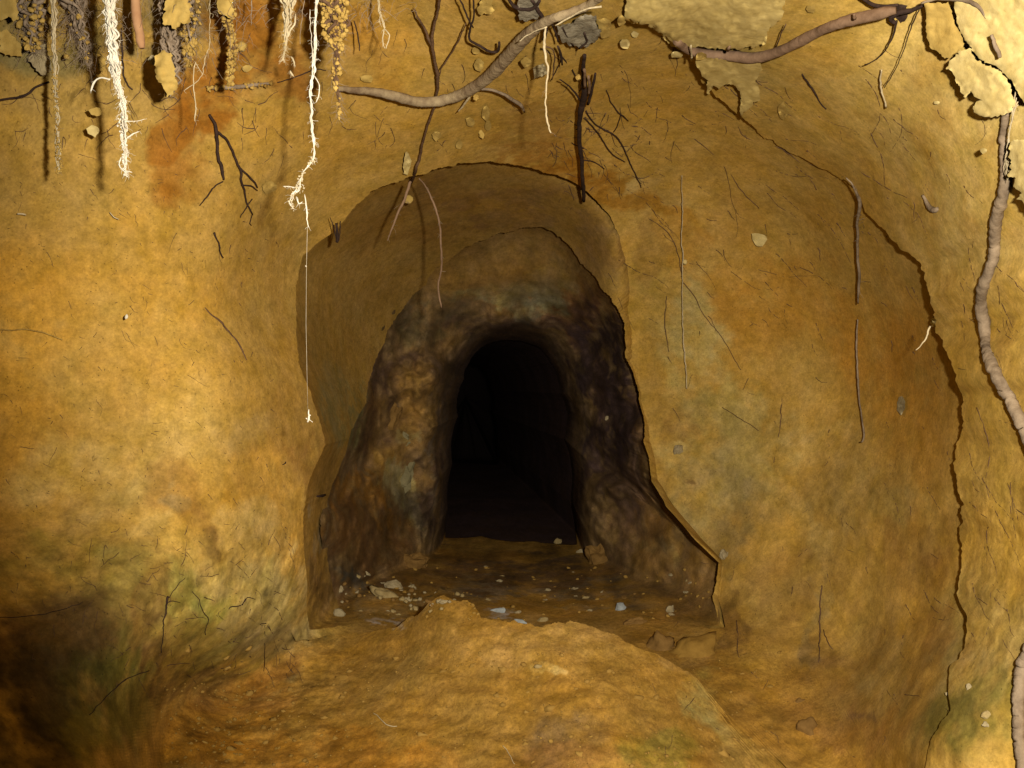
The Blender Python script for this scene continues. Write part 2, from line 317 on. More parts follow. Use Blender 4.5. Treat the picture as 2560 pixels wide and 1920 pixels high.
blob(1720, 1260, 90, 60, brown, .35); blob(1990, 1250, 80, 60, brown, .35); blob(1770, 1340, 16, 120, grey, .5); blob(1800, 1400, 40, 35, umber, .45); blob(1900, 1380, 70, 60, tan, .3)
blob(1660, 1500, 130, 90, c3(.33, .17, .025), .6); blob(1860, 1500, 150, 100, brown, .4); blob(1859, 1546, 34, 11, purple, .85, crisp=True, soft=.8); blob(1820, 1540, 80, 40, brown, .5)
blob(1780, 1640, 200, 60, c3(.35, .18, .02), .5); blob(1920, 1440, 50, 60, greyg, .35); blob(2040, 1400, 40, 60, brown, .5)
blob(1600, 1350, 30, 60, umber, .6); blob(1620, 1440, 80, 40, c3(.33, .19, .03), .6)
# near shell at the right
blob(2180, 300, 230, 420, c3(.64, .45, .14), .8, soft=1.0, regs=(1,)); blob(1850, 140, 300, 160, c3(.58, .38, .095), .7, soft=1, regs=(1,)); blob(2180, 950, 130, 420, c3(.62, .385, .075), .8, soft=.8, regs=(1,))  # paler blobs paint the stronger flash light into the near shell
blob(2090, 1480, 60, 90, greyg, .6, regs=(1, 2)); blob(2080, 1600, 100, 80, moss, .8, soft=.8); blob(2130, 1530, 60, 60, olive, .6); blob(2190, 1500, 40, 90, olive, .5); blob(2150, 1340, 80, 90, greyg, .4)
blob(2040, 60, 60, 80, c3(.45, .24, .08), .4, regs=(1,))
# niche and rock
R3 = (3,); R4 = (4,); R34 = (3, 4)
blob(745, 860, 60, 130, c3(.33, .215, .05), .8, 0, R3, soft=1.0); blob(790, 760, 60, 120, c3(.30, .18, .04), .5, 0, R3, soft=1.0)
blob(1120, 600, 220, 110, c3(.25, .145, .05), .8, 0, R4); blob(880, 860, 90, 200, c3(.24, .135, .045), .6, 10, R4)
blob(900, 450, 170, 60, c3(.23, .12, .026), .6, -15, R3); blob(720, 700, 60, 120, dirt, .35, 0, R3); blob(740, 880, 40, 80, c3(.19, .17, .07), .8, -10, R34); blob(730, 800, 40, 60, dirt, .5, 0, R3)
blob(1100, 440, 200, 30, c3(.20, .11, .04), .5, 0, R3); blob(1290, 560, 50, 90, c3(.20, .12, .05), .5, 0, R34)
blob(1100, 560, 120, 40, c3(.20, .11, .035), .8, -10, R4); blob(1190, 610, 60, 50, c3(.20, .18, .10), .7, 0, R4); blob(1100, 650, 140, 26, c3(.22, .19, .09), .7, 0, R4)
blob(1270, 680, 50, 70, c3(.16, .065, .018), .7, 0, R4); blob(1100, 700, 170, 22, purple, .6, 0, R4, crisp=True); blob(900, 700, 60, 40, c3(.12, .10, .05), .5, 0, R4)
blob(1320, 900, 60, 260, c3(.060, .034, .028), .95, -10, R4, soft=.5); blob(1330, 720, 34, 44, purple, .95, 30, R4, crisp=True); blob(1310, 820, 44, 110, purple, .95, -8, R4, soft=.4); blob(1340, 960, 70, 130, purple, .85, -8, R4); blob(1370, 1100, 80, 130, c3(.13, .075, .038), .85, -15, R4)
blob(840, 800, 50, 60, c3(.07, .04, .025), .8, 0, R4); blob(930, 820, 40, 60, c3(.12, .08, .05), .5, 0, R4); blob(905, 880, 46, 90, c3(.36, .205, .055), .85, 0, R4, crisp=True); blob(850, 990, 50, 34, c3(.33, .19, .05), .8, -30, R4, crisp=True); blob(1460, 1190, 70, 50, c3(.27, .15, .04), .7, 0, R4); blob(880, 945, 26, 18, c3(.40, .30, .12), .8, 0, R4, crisp=True)
blob(800, 930, 40, 60, c3(.08, .04, .022), .6, 0, R4); blob(865, 1045, 34, 52, c3(.34, .27, .12), .9, -35, R4, crisp=True, soft=.4); blob(890, 1100, 18, 50, c3(.24, .20, .10), .8, -25, R4, crisp=True)
blob(790, 1060, 60, 40, c3(.26, .12, .018), .8, 0, R34); blob(800, 1150, 80, 70, c3(.14, .07, .022), .85, 0, R34); blob(930, 1080, 30, 80, purple, .7, 0, R4); blob(955, 950, 16, 120, c3(.16, .12, .08), .6, 0, R4)
blob(700, 1120, 24, 40, c3(.26, .20, .12), .6, 0, R34); blob(690, 1200, 26, 50, c3(.17, .10, .05), .6, 0, R34); blob(700, 1300, 30, 60, c3(.16, .08, .03), .6, 0, R34)
blob(1440, 1130, 40, 40, c3(.30, .13, .016), .8, 0, R4); blob(1420, 1180, 30, 12, c3(.34, .26, .10), .8, 0, R4, crisp=True); blob(1465, 1200, 10, 22, c3(.34, .26, .10), .8, 0, R4, crisp=True); blob(1480, 1290, 60, 60, c3(.13, .07, .035), .8, 0, R4)
blob(850, 1215, 60, 30, c3(.22, .13, .05), .7, 0, R34); 
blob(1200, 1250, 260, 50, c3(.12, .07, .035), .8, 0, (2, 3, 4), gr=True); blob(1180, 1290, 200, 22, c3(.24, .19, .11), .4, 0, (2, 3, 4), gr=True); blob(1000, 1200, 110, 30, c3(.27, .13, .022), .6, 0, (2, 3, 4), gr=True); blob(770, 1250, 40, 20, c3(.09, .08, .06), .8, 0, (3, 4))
blob(830, 1345, 36, 8, c3(.45, .38, .30), .7, 0, (1, 2, 3, 4), crisp=True); blob(1080, 1322, 30, 8, c3(.45, .42, .36), .6, 0, (1, 2, 3, 4), crisp=True); blob(820, 1300, 100, 26, c3(.30, .21, .10), .6, 0, (1, 2, 3, 4))
blob(1470, 1230, 95, 150, c3(.30, .17, .048), .75, -20, R4, soft=.9); blob(1395, 1000, 26, 150, c3(.20, .11, .04), .7, -10, R4, soft=.9)
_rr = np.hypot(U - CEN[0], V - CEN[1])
w_ = (REG == 4) * np.exp(-np.maximum(_rr - rr_at(B4, U, V), 0) / 34) * .85 * (1 - GR)  # darkens the rock towards the passage mouth, a painted soft fade into shade
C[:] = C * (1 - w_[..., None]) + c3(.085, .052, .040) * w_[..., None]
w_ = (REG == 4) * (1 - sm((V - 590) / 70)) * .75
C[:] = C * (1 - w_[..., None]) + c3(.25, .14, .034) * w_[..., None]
w_ = (REG == 3) * np.exp(-np.maximum(rr_at(B2, U, V) - _rr, 0) / 60) * .35 * (U < 900)
C[:] = C * (1 - w_[..., None]) + ochre * w_[..., None]
# mottling at several scales, plus fibres
m1 = fbm(X, Y, Z, 6, 5, .6); m2 = fbm(X + 5, Y, Z, 28, 4, .65); m3 = fbm(X, Y + 5, Z, 90, 2)
k = 1.02 + (.20 + .14 * sm((V - 850) / 200)) * m1 + .20 * m2 + .16 * m3
kr = 1 + np.where(REG == 4, .25 + .4 * sm((V - 600) / 100), np.where((REG == 2) & (V > 850), .25, 0.0)) * fbm(X + 3, np.where(REG == 4, Y * .3, Y), Z, 13, 4, .65) + foot * .7 * fbm(X + 3, Y, Z, 20, 4, .65)
C *= (k * np.clip(kr, .25, 2.2))[..., None]
hue = fbm(X - 8, Y, Z, 9, 4, .6)
C[..., 1] *= 1 + .09 * hue; C[..., 2] *= np.clip(1 + .40 * hue + .25 * m2, .3, 2)
C = np.clip(C, .004, .8)
C[-16:] = c3(.014, .009, .008)  # passage end painted near black to stand for its deep shade

def soil_mat(name, scale=1.0, bump=.12, rough=.92, spec=.12, specks=True, grit=False):
    m = bpy.data.materials.new(name); m.use_nodes = True
    nt = m.node_tree; n = nt.nodes; l = nt.links; bs = n['Principled BSDF']
    bs.inputs['Roughness'].default_value = rough; bs.inputs['Specular IOR Level'].default_value = spec
    at = n.new('ShaderNodeVertexColor'); at.layer_name = 'Col'
    tc = n.new('ShaderNodeTexCoord')
    def noise(sc, det=6, ro=.6, vec=None):
        t = n.new('ShaderNodeTexNoise'); t.inputs['Scale'].default_value = sc * scale; t.inputs['Detail'].default_value = det; t.inputs['Roughness'].default_value = ro
        l.new(vec or tc.outputs['Object'], t.inputs['Vector']); return t
    def ramp(src, a, b, ca, cb):
        r = n.new('ShaderNodeMapRange'); r.inputs['From Min'].default_value = a; r.inputs['From Max'].default_value = b
        r.inputs['To Min'].default_value = ca; r.inputs['To Max'].default_value = cb; l.new(src, r.inputs['Value']); return r.outputs['Result']
    def mul(a, b):
        x = n.new('ShaderNodeMath'); x.operation = 'MULTIPLY'; l.new(a, x.inputs[0]); l.new(b, x.inputs[1]); return x.outputs[0]
    lo, hi = (.66, 1.34) if grit else (.76, 1.24)
    a = ramp(noise(80, 5, .78).outputs['Fac'], .3, .7, lo, hi)
    b = ramp(noise(260, 2, .7).outputs['Fac'], .3, .7, .86, 1.14)
    f = mul(a, b)
    if specks:
        # thin dark fibres: bands where stretched noise crosses its middle value
        for rot, sc in ((.5, 9), (-.8, 15)):
            mp = n.new('ShaderNodeMapping'); mp.inputs['Rotation'].default_value = (rot, rot * 1.7, rot); mp.inputs['Scale'].default_value = (3.5, 3.5, 1)
            l.new(tc.outputs['Object'], mp.inputs['Vector'])
            t = noise(sc, 2, .55, mp.outputs[0])
            s = n.new('ShaderNodeMath'); s.operation = 'SUBTRACT'; s.inputs[1].default_value = .5; l.new(t.outputs['Fac'], s.inputs[0])
            ab = n.new('ShaderNodeMath'); ab.operation = 'ABSOLUTE'; l.new(s.outputs[0], ab.inputs[0])
            line = ramp(ab.outputs[0], .0, .0045, 1, 0)
            gate = ramp(noise(17 + sc, 2).outputs['Fac'], .52, .64, 0, .45)
            lm = mul(line, gate)
            iv = n.new('ShaderNodeMath'); iv.operation = 'SUBTRACT'; iv.inputs[0].default_value = 1; l.new(lm, iv.inputs[1])
            f = mul(f, iv.outputs[0])
        vo = n.new('ShaderNodeTexVoronoi'); vo.inputs['Scale'].default_value = 120; l.new(tc.outputs['Object'], vo.inputs['Vector'])
        sp = ramp(vo.outputs['Distance'], .07, .16, 1, 0)
        gate = ramp(noise(30, 3).outputs['Fac'], .44, .6, 0, .6)
        lm = mul(sp, gate)
        iv = n.new('ShaderNodeMath'); iv.operation = 'SUBTRACT'; iv.inputs[0].default_value = 1; l.new(lm, iv.inputs[1]); f = mul(f, iv.outputs[0])
    sc = n.new('ShaderNodeVectorMath'); sc.operation = 'SCALE'; l.new(at.outputs['Color'], sc.inputs[0]); l.new(f, sc.inputs['Scale'])
    l.new(sc.outputs[0], bs.inputs['Base Color'])
    bp = n.new('ShaderNodeBump'); bp.inputs['Strength'].default_value = bump; bp.inputs['Distance'].default_value = .004
    hb = n.new('ShaderNodeMath'); hb.operation = 'ADD'; l.new(noise(70, 5, .72).outputs['Fac'], hb.inputs[0]); hb.inputs[1].default_value = 0
    l.new(hb.outputs[0], bp.inputs['Height']); l.new(bp.outputs[0], bs.inputs['Normal'])
    return m
M_SOIL = soil_mat('damp_clay'); M_GROUND = soil_mat('loose_clay', scale=1.6, bump=.45, grit=True)

idx = np.arange(NR * NT).reshape(NR, NT)
a = idx[:-1]; b = idx[1:]
quads = np.stack([a, np.roll(a, -1, 1), np.roll(b, -1, 1), b], -1)
fr = REG[1:]; fg = (GR[:-1] + GR[1:]) > 1.0
Pall = np.stack([X, Y, Z], -1).reshape(-1, 3); Nall = N1.reshape(-1, 3); Call = C.reshape(-1, 3)
def sub(name, mask, mat=None):
    q = quads[mask]; used = np.zeros(NR * NT, bool); used[q.ravel()] = True
    mp = np.cumsum(used) - 1; q = mp[q]; p = Pall[used]; nrm = Nall[used]; c = Call[used]
    # face towards the cave
    me = bpy.data.meshes.new(name)
    me.vertices.add(len(p)); me.vertices.foreach_set('co', p.ravel())
    me.loops.add(q.size); me.loops.foreach_set('vertex_index', q[:, ::-1].ravel())
    me.polygons.add(len(q)); me.polygons.foreach_set('loop_start', np.arange(0, q.size, 4))
    me.polygons.foreach_set('use_smooth', np.ones(len(q), bool))
    me.update(calc_edges=True)
    at = me.color_attributes.new('Col', 'FLOAT_COLOR', 'POINT')
    at.data.foreach_set('color', np.c_[c, np.ones(len(c))].ravel())
    me.normals_split_custom_set_from_vertices(nrm)
    me.materials.append(mat or M_SOIL)
    o = bpy.data.objects.new(name, me); COL.objects.link(o); o['kind'] = 'structure'
    return o
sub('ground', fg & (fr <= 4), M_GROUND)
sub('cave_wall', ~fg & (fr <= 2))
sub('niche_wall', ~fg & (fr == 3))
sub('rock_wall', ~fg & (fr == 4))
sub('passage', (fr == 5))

# ------------------------------------------------------------------ mesh helpers
class MB:
    def __init__(s): s.v = []; s.f = []
    def tube(s, pts, rad, sides=7, rough=0.0, cap=True):
        pts = [Vector(p) for p in pts]; n = len(pts); base = len(s.v)
        up = Vector((.31, .83, .45))
        for i, p in enumerate(pts):
            t = (pts[min(i + 1, n - 1)] - pts[max(i - 1, 0)]).normalized()
            e1 = t.cross(up)
            if e1.length < 1e-4: e1 = t.cross(Vector((1, 0, 0)))
            e1.normalize(); e2 = t.cross(e1)
            for k in range(sides):
                a = 2 * math.pi * k / sides
                r = rad[i] * (1 + (rough * random.uniform(-1, 1) if rough else 0))
                s.v.append(p + e1 * math.cos(a) * r + e2 * math.sin(a) * r)
        for i in range(n - 1):
            for k in range(sides):
                k2 = (k + 1) % sides
                s.f.append((base + i * sides + k, base + i * sides + k2, base + (i + 1) * sides + k2, base + (i + 1) * sides + k))
        if cap:
            s.f.append(tuple(base + k for k in range(sides))[::-1]); s.f.append(tuple(base + (n - 1) * sides + k for k in range(sides)))
    def lump(s, c, rx, ry, rz, sub=1, rough=.42, seed=None):
        """irregular crumb"""
        t, fc = ICO[sub]; base = len(s.v); sd = random.uniform(0, 90)
        nn = perlin(t[:, 0] * 1.3 + sd, t[:, 1] * 1.3, t[:, 2] * 1.3) * 2 + perlin(t[:, 0] * 3 + sd, t[:, 1] * 3, t[:, 2] * 3) * .8
        q = t * (1 + rough * nn)[:, None]
        th = random.uniform(-.6, .6); ca, sa = math.cos(th), math.sin(th)
        for p in q:
            x, y, z = p[0] * rx, p[1] * ry, p[2] * rz
            s.v.append(Vector((c[0] + x * ca - z * sa, c[1] + y, c[2] + x * sa + z * ca)))
        s.f += [tuple(base + i for i in f) for f in fc]
    def build(s, name, mat, parent=None, smooth=True, col=None):
        me = bpy.data.meshes.new(name)
        org = Vector(s.v[0]) if parent is None else Vector((0, 0, 0))
        if parent is not None: org = Vector(parent.get('_o', (0, 0, 0)))
        me.from_pydata([tuple(Vector(v) - org) for v in s.v], [], s.f); me.update()
        if smooth: me.polygons.foreach_set('use_smooth', [True] * len(me.polygons))
        me.materials.append(mat)
        o = bpy.data.objects.new(name, me); COL.objects.link(o)
        if parent is None: o.location = org
        else: o.parent = parent
        return o
import bmesh
ICO = {}
for sdiv in (1, 2, 3):
    bmx = bmesh.new(); bmesh.ops.create_icosphere(bmx, subdivisions=sdiv, radius=1)
    ICO[sdiv] = (np.array([v.co[:] for v in bmx.verts]), [tuple(v.index for v in f.verts) for f in bmx.faces]); bmx.free()
def empty(name, loc):
    o = bpy.data.objects.new(name, None); COL.objects.link(o); o.location = loc; o['_o'] = tuple(loc); return o
def tag(o, label, cat, group=None):
    o['label'] = label; o['category'] = cat
    if group: o['group'] = group
    return o
def simple_mat(name, c1, c2, scale=60, rough=.85, spec=.15, bump=.4, ring=False):
    m = bpy.data.materials.new(name); m.use_nodes = True
    nt = m.node_tree; n = nt.nodes; l = nt.links; bs = n['Principled BSDF']
    bs.inputs['Roughness'].default_value = rough; bs.inputs['Specular IOR Level'].default_value = spec
    tc = n.new('ShaderNodeTexCoord'); t = n.new('ShaderNodeTexNoise'); t.inputs['Scale'].default_value = scale; t.inputs['Detail'].default_value = 8; t.inputs['Roughness'].default_value = .7
    l.new(tc.outputs['Object'], t.inputs['Vector'])
    r = n.new('ShaderNodeValToRGB'); r.color_ramp.elements[0].position = .33; r.color_ramp.elements[1].position = .66
    r.color_ramp.elements[0].color = (*c1, 1); r.color_ramp.elements[1].color = (*c2, 1)
    l.new(t.outputs['Fac'], r.inputs['Fac']); l.new(r.outputs['Color'], bs.inputs['Base Color'])
    t2 = n.new('ShaderNodeTexNoise'); t2.inputs['Scale'].default_value = scale * 3; t2.inputs['Detail'].default_value = 6; l.new(tc.outputs['Object'], t2.inputs['Vector'])
    bp = n.new('ShaderNodeBump'); bp.inputs['Strength'].default_value = bump; bp.inputs['Distance'].default_value = .003; l.new(t2.outputs['Fac'], bp.inputs['Height']); l.new(bp.outputs[0], bs.inputs['Normal'])
    return m
M = dict(
    crustm=simple_mat('light_soil_crust', (.47, .33, .10), (.62, .46, .17), 34, bump=.25), rockg=simple_mat('grey_green_rock', (.16, .135, .065), (.30, .25, .13), 22, bump=.8),
    white=simple_mat('pale_root_fibre', (.62, .52, .38), (.88, .82, .68), 90),
    cream=simple_mat('cream_root', (.42, .32, .18), (.66, .54, .34), 90),
    tan=simple_mat('tan_bark', (.15, .095, .055), (.40, .30, .17), 34, bump=.9),
    purple=simple_mat('grey_brown_bark', (.12, .082, .052), (.36, .265, .175), 26, bump=1.0),
    brown=simple_mat('brown_bark', (.12, .068, .038), (.27, .165, .10), 26, bump=.8),
    pink=simple_mat('smooth_pinkish_bark', (.38, .19, .09), (.50, .28, .14), 30),
    dark=simple_mat('dark_bark_and_hole_shade', (.018, .010, .008), (.06, .034, .024), 60),
    mid=simple_mat('dull_brown_root', (.075, .038, .020), (.17, .095, .05), 60),
    hair=simple_mat('grey_root_hair', (.16, .11, .07), (.36, .27, .19), 60),
    crumb=simple_mat('yellow_soil_crumb', (.27, .15, .030), (.56, .37, .10), 60, bump=.8),
    crust=simple_mat('yellow_soil_crust', (.39, .25, .060), (.52, .35, .10), 40, bump=.3),
    crustp=simple_mat('pale_soil_crust', (.52, .38, .13), (.68, .53, .23), 40, bump=.25),
    grey=simple_mat('grey_clay', (.15, .125, .085), (.30, .25, .17), 40, bump=.8),
    greyp=simple_mat('pale_grey_clay', (.26, .20, .11), (.42, .34, .19), 40, bump=.8),
    dirt=simple_mat('brown_earth', (.22, .12, .022), (.36, .205, .042), 22, bump=.6), stone=simple_mat('pale_stone', (.24, .18, .09), (.46, .37, .22), 60),
    blue=simple_mat('bluish_stone', (.25, .26, .26), (.44, .48, .49), 60),
    yst=simple_mat('yellow_stone', (.26, .18, .07), (.44, .33, .15), 60),
    bst=simple_mat('brown_stone', (.15, .078, .020), (.27, .15, .042), 40),
    silk=simple_mat('spider_silk', (.5, .42, .3), (.75, .65, .5), 90),
)

def spline(pts, n):
    """Catmull-Rom through tuples"""
    p = np.array(pts, float); m = len(p)
    if m == 2: return [tuple(p[0] * (1 - t) + p[1] * t) for t in np.linspace(0, 1, n)]
    q = np.vstack([2 * p[0] - p[1], p, 2 * p[-1] - p[-2]]); out = []
    seg = np.r_[0, np.cumsum(np.linalg.norm(np.diff(p[:, :2], axis=0), axis=1))]; L = seg[-1]
    for s in np.linspace(0, L, n):
        i = min(max(np.searchsorted(seg, s, 'right') - 1, 0), m - 2)
        t = (s - seg[i]) / max(seg[i + 1] - seg[i], 1e-6); a, b, c, d = q[i], q[i + 1], q[i + 2], q[i + 3]
        out.append(tuple(.5 * (2 * b + (c - a) * t + (2 * a - 5 * b + 4 * c - d) * t * t + (3 * b - a - 3 * c + d) * t ** 3)))
    return out
def path(pts, off=.02, d=None, wob=1.0, step=5):
    """pts: (u, v, width_px[, extra]).  off: how far in front of the wall; d: fixed depth(s) of a root that hangs free."""
    q = []
    for i, p in enumerate(pts):
        if d is not None: dd = d if not isinstance(d, (list, tuple)) else d[0] + (d[1] - d[0]) * i / max(len(pts) - 1, 1)
        else: dd = D(p[0], p[1]) - (off if not isinstance(off, (list, tuple)) else off[0] + (off[1] - off[0]) * i / max(len(pts) - 1, 1))
        q.append((p[0], p[1], p[2], dd))
    L = sum(math.hypot(q[i + 1][0] - q[i][0], q[i + 1][1] - q[i][1]) for i in range(len(q) - 1))
    n = max(4, int(L / step)); s = spline(q, n); sd = random.uniform(0, 99)
    out, rad = [], []
    a = np.arange(len(s)) * .35
    pu = perlin(a, sd, 0) * 3 + perlin(a * 2.5, sd, 5) * 1.5; pv = perlin(a, sd, 9) * 2; pr = perlin(a * .45, sd, 3) + .5 * perlin(a * 1.7, sd, 6)
    for i, (u, v, w, dd) in enumerate(s):
        out.append((u + wob * float(pu[i]), v + wob * float(pv[i]), dd)); rad.append(max(w, .5) * .5 * dd / F * (1 + .20 * float(pr[i])))
    return out, rad
def W(pt): return P(*pt)
def add_path(mb, pts, sides=8, rough=.05, **k):
    o, r = path(pts, **k); mb.tube([W(p) for p in o], r, sides, rough); return o, r
def hairs(mb, o, n, L=(8, 30), w=(.5, 1.0), grav=1.0, spread=1.0):
    for _ in range(n):
        u, v, d = random.choice(o); a = random.uniform(0, 2 * math.pi); du, dv = math.cos(a) * spread, math.sin(a) * .6 + .3 * grav
        steps = random.randint(4, 7); st = random.uniform(*L) / steps; pts = [(u, v, d)]
        for k in range(steps):
            du += random.uniform(-.5, .5); dv += random.uniform(-.5, .5) + .15 * grav; m = math.hypot(du, dv) + 1e-6
            u += du / m * st; v += dv / m * st; d += random.uniform(-.3, .3) * st * d / F; pts.append((u, v, d))
        ww = random.uniform(*w); mb.tube([W(p) for p in pts], [ww * .5 * d / F * (1 - .5 * k / steps) for k in range(steps + 1)], 3, 0, False)
def crumbs(mb, o, n, size=(2, 5), spread=5, sub=1):
    for _ in range(n):
        u, v, d = random.choice(o); s = random.uniform(*size) * d / F
        u += random.gauss(0, spread); v += random.gauss(0, spread * .6)
        mb.lump(P(u, v, d - random.uniform(0, 1) * s), s * random.uniform(.7, 1.2), s * .8, s * random.uniform(.7, 1.2), sub)

def root(label, pts, mat, name='root', branches=(), group=None, cat='root', nh=0, nc=0, hL=(6, 22), **k):
    mb = MB(); o, r = add_path(mb, pts, **k)
    allo = list(o)
    for bp in branches:
        o2, _ = add_path(mb, bp, sides=6, **{kk: vv for kk, vv in k.items() if kk != 'sides'}); allo += o2
    if nh or nc:
        e = empty(name, W(o[0])); mb.build('bark', M[mat], e)
        if nh:
            h = MB(); hairs(h, allo, nh, hL); h.build('root_hairs', M['white' if mat == 'white' else 'hair'], e)['kind'] = 'stuff'
        if nc:
            h = MB(); crumbs(h, allo, nc); h.build('soil_crumbs', M['crumb'], e)['kind'] = 'stuff'
        ob = e
    else: ob = mb.build(name, M[mat])
    return tag(ob, label, cat, group)

def bundle(label, pts, mat, strands=6, twist=.8, nh=80, nc=0, d=1.05, name='hanging_root', branches=(), sub_mat=None, cw=(1.2, 2.6), hL=(6, 24), csize=(2, 5), cspread=None, cmin=0, cfrom=0, cmat='crumb', hw=(.5, 1.0), group=None):
    """A hanging bundle of fibres: strands wander inside the envelope given by the widths."""
    base, rad = path(pts, d=d, wob=1.2, step=5)
    e = empty(name, W(base[0])); mb = MB(); n = len(base)
    for s in range(strands):
        sd = random.uniform(0, 99); st = 0; en = n if s < 3 else random.randint(int(n * .45), n)
        q, rr = [], []
        ii = np.arange(n); n1 = perlin(ii * .12, sd, 0); n2 = perlin(ii * .2, sd, 4)
        for i in range(st, en):
            u, v, dd = base[i]; rp = rad[i] * F / dd
            a = s * 2.4 + i * .13 * twist + 2.5 * float(n1[i]); ra = rp * min(1.1, .30 + 1.9 * abs(float(n2[i])))
            q.append((u + math.cos(a) * ra + random.uniform(-.5, .5), v, dd + math.sin(a) * ra * dd / F)); rr.append((random.uniform(*cw) * (1 - .4 * i / n) * .5 + rp * .10) * dd / F)
        mb.tube([W(p) for p in q], rr, 5, .2)
    mb.build('root_fibres', M[mat], e)
    if branches:
        for bp in branches:
            b = MB(); o2, _ = add_path(b, bp, sides=5, rough=.2, d=d); hairs(b, o2, 8, (4, 12)); b.build('side_root', M[mat], e); 
    if nh:
        h = MB(); env = []
        for (u, v, dd), r in zip(base, rad):
            rp = r * F / dd; env += [(u + random.uniform(-rp, rp), v, dd)]
        hairs(h, env, nh, hL, hw); h.build('root_hairs', M[sub_mat or mat], e)['kind'] = 'stuff'
    if nc:
        h = MB()
        for _ in range(nc):
            i = random.randrange(int(n * cfrom), n); u, v, dd = base[i]; rp = rad[i] * F / dd
            if rp < cmin and random.random() < .85: continue
            rp *= (cspread or 1); s = random.uniform(*csize) * dd / F
            h.lump(P(u + random.uniform(-rp, rp), v + random.uniform(-4, 4), dd - random.uniform(.2, 1) * rp * .8 * dd / F), s * random.uniform(.7, 1.3), s * .8, s * random.uniform(.7, 1.3), 2 if s * F / dd > 4 else 1)
        h.build('soil_crumbs', M[cmat], e)['kind'] = 'stuff'
    return tag(e, label, 'root', group)

def slab(label, outline, mat, th=.03, off=.0, name='soil_crust', cat='soil crust', jag=2.5, grid=7, dfix=None, relief=.003, group=None, edge=.97):
    """A lifted plate of earth with its own thickness; outline in photo units on the wall."""
    pts = []; n = len(outline); sd = random.uniform(0, 50)
    for i in range(n):
        (x0, y0), (x1, y1) = outline[i], outline[(i + 1) % n]; L = math.hypot(x1 - x0, y1 - y0); m = max(1, int(L / 4))
        for k_ in range(m):
            t = k_ / m; pts.append((x0 + (x1 - x0) * t, y0 + (y1 - y0) * t))
    q_ = np.array(pts); j = fbm(q_[:, 0] / 13, q_[:, 1] / 13, sd, 1, 4, .8); j2 = fbm(q_[:, 0] / 13 + 40, q_[:, 1] / 13, sd, 1, 4, .8)
    pts = [(p[0] + float(a_) * jag * 1.6, p[1] + float(b_) * jag * 1.6) for p, a_, b_ in zip(pts, j, j2)]
    ctr = np.mean(pts, axis=0); xs = [p[0] for p in pts]; ys = [p[1] for p in pts]
    inner = []; pa = np.array(pts); pb = np.roll(pa, -1, 0)
    for gx in np.arange(min(xs), max(xs), grid):
        for gy in np.arange(min(ys), max(ys), grid):
            g = (gx + random.uniform(-1.5, 1.5), gy + random.uniform(-1.5, 1.5))
            ins = False
            for (ax, ay), (bx, by) in zip(pa, pb):
                if (ay > g[1]) != (by > g[1]) and g[0] < (bx - ax) * (g[1] - ay) / (by - ay) + ax: ins = not ins
            if ins and np.min(np.hypot(pa[:, 0] - g[0], pa[:, 1] - g[1])) > grid * .45: inner.append(g)
    allp = [Vector(p) for p in pts] + [Vector(p) for p in inner]; np_ = len(pts)
    vo, eo, fo, _, _, _ = delaunay_2d_cdt(allp, [], [list(range(np_))], 1, 1e-5)
    mb = MB(); bnd = {}
    vx = np.array([p[:] for p in vo]); rel = fbm(vx[:, 0] / 40, vx[:, 1] / 40, sd + 9, 1, 5, .6)
    for i, p in enumerate(vo):
        ed = np.min(np.hypot(pa[:, 0] - p.x, pa[:, 1] - p.y)); base = (dfix if dfix else D(p.x, p.y)) - off
        rise = th * (edge + (1 - edge) * float(sm(ed / 5))) + relief * float(rel[i]) * min(1, ed / 4)
        mb.v.append(Vector(P(p.x, p.y, base - rise)))
    mb.f = [tuple(f) for f in fo]
    from collections import Counter
    ec = Counter()
    for f in fo:
        for i in range(len(f)): ec[frozenset((f[i], f[(i + 1) % len(f)]))] += 1
    back = {}; rim = {}
    for f in list(fo):
        for i in range(len(f)):
            a_, b_ = f[i], f[(i + 1) % len(f)]
            if ec[frozenset((a_, b_))] == 1:
                for q in (a_, b_):
                    if q not in back:
                        p = vo[q]; x = ctr[0] + (p.x - ctr[0]) * .94; y = ctr[1] + (p.y - ctr[1]) * .94
                        base = (dfix + th * .3 if dfix else D(p.x, p.y) + .012 - off)
                        back[q] = len(mb.v); mb.v.append(Vector(P(x, y, base)))
                        rim[q] = len(mb.v); mb.v.append(mb.v[q].copy())
                mb.f.append((rim[b_], rim[a_], back[a_], back[b_]))
    # back face
    loop = [i for i in range(len(vo)) if i in back]
    if len(back) > 2:
        c = sum((mb.v[k_] for k_ in back.values()), Vector()) / len(back); ci = len(mb.v); mb.v.append(c)
        for f in list(fo):
            for i in range(len(f)):
                a_, b_ = f[i], f[(i + 1) % len(f)]
                if ec[frozenset((a_, b_))] == 1: mb.f.append((back[a_], ci, back[b_]))
    ob = mb.build(name, M[mat]); return tag(ob, label, cat, group)

def clod(label, u, v, rx, ry, mat='crust', off=.03, name='soil_clod', cat='soil clod', group=None, rough=.3, th=.6, d=None):
    dd = d if d else D(u, v) - off; mb = MB(); s = dd / F
    mb.lump(P(u, v, dd), rx * s, min(rx, ry) * th * s, ry * s, 2 if cat == 'stone' else 3, rough)
    return tag(mb.build(name, M[mat], smooth=cat not in ('stone', 'rock')), label, cat, group)


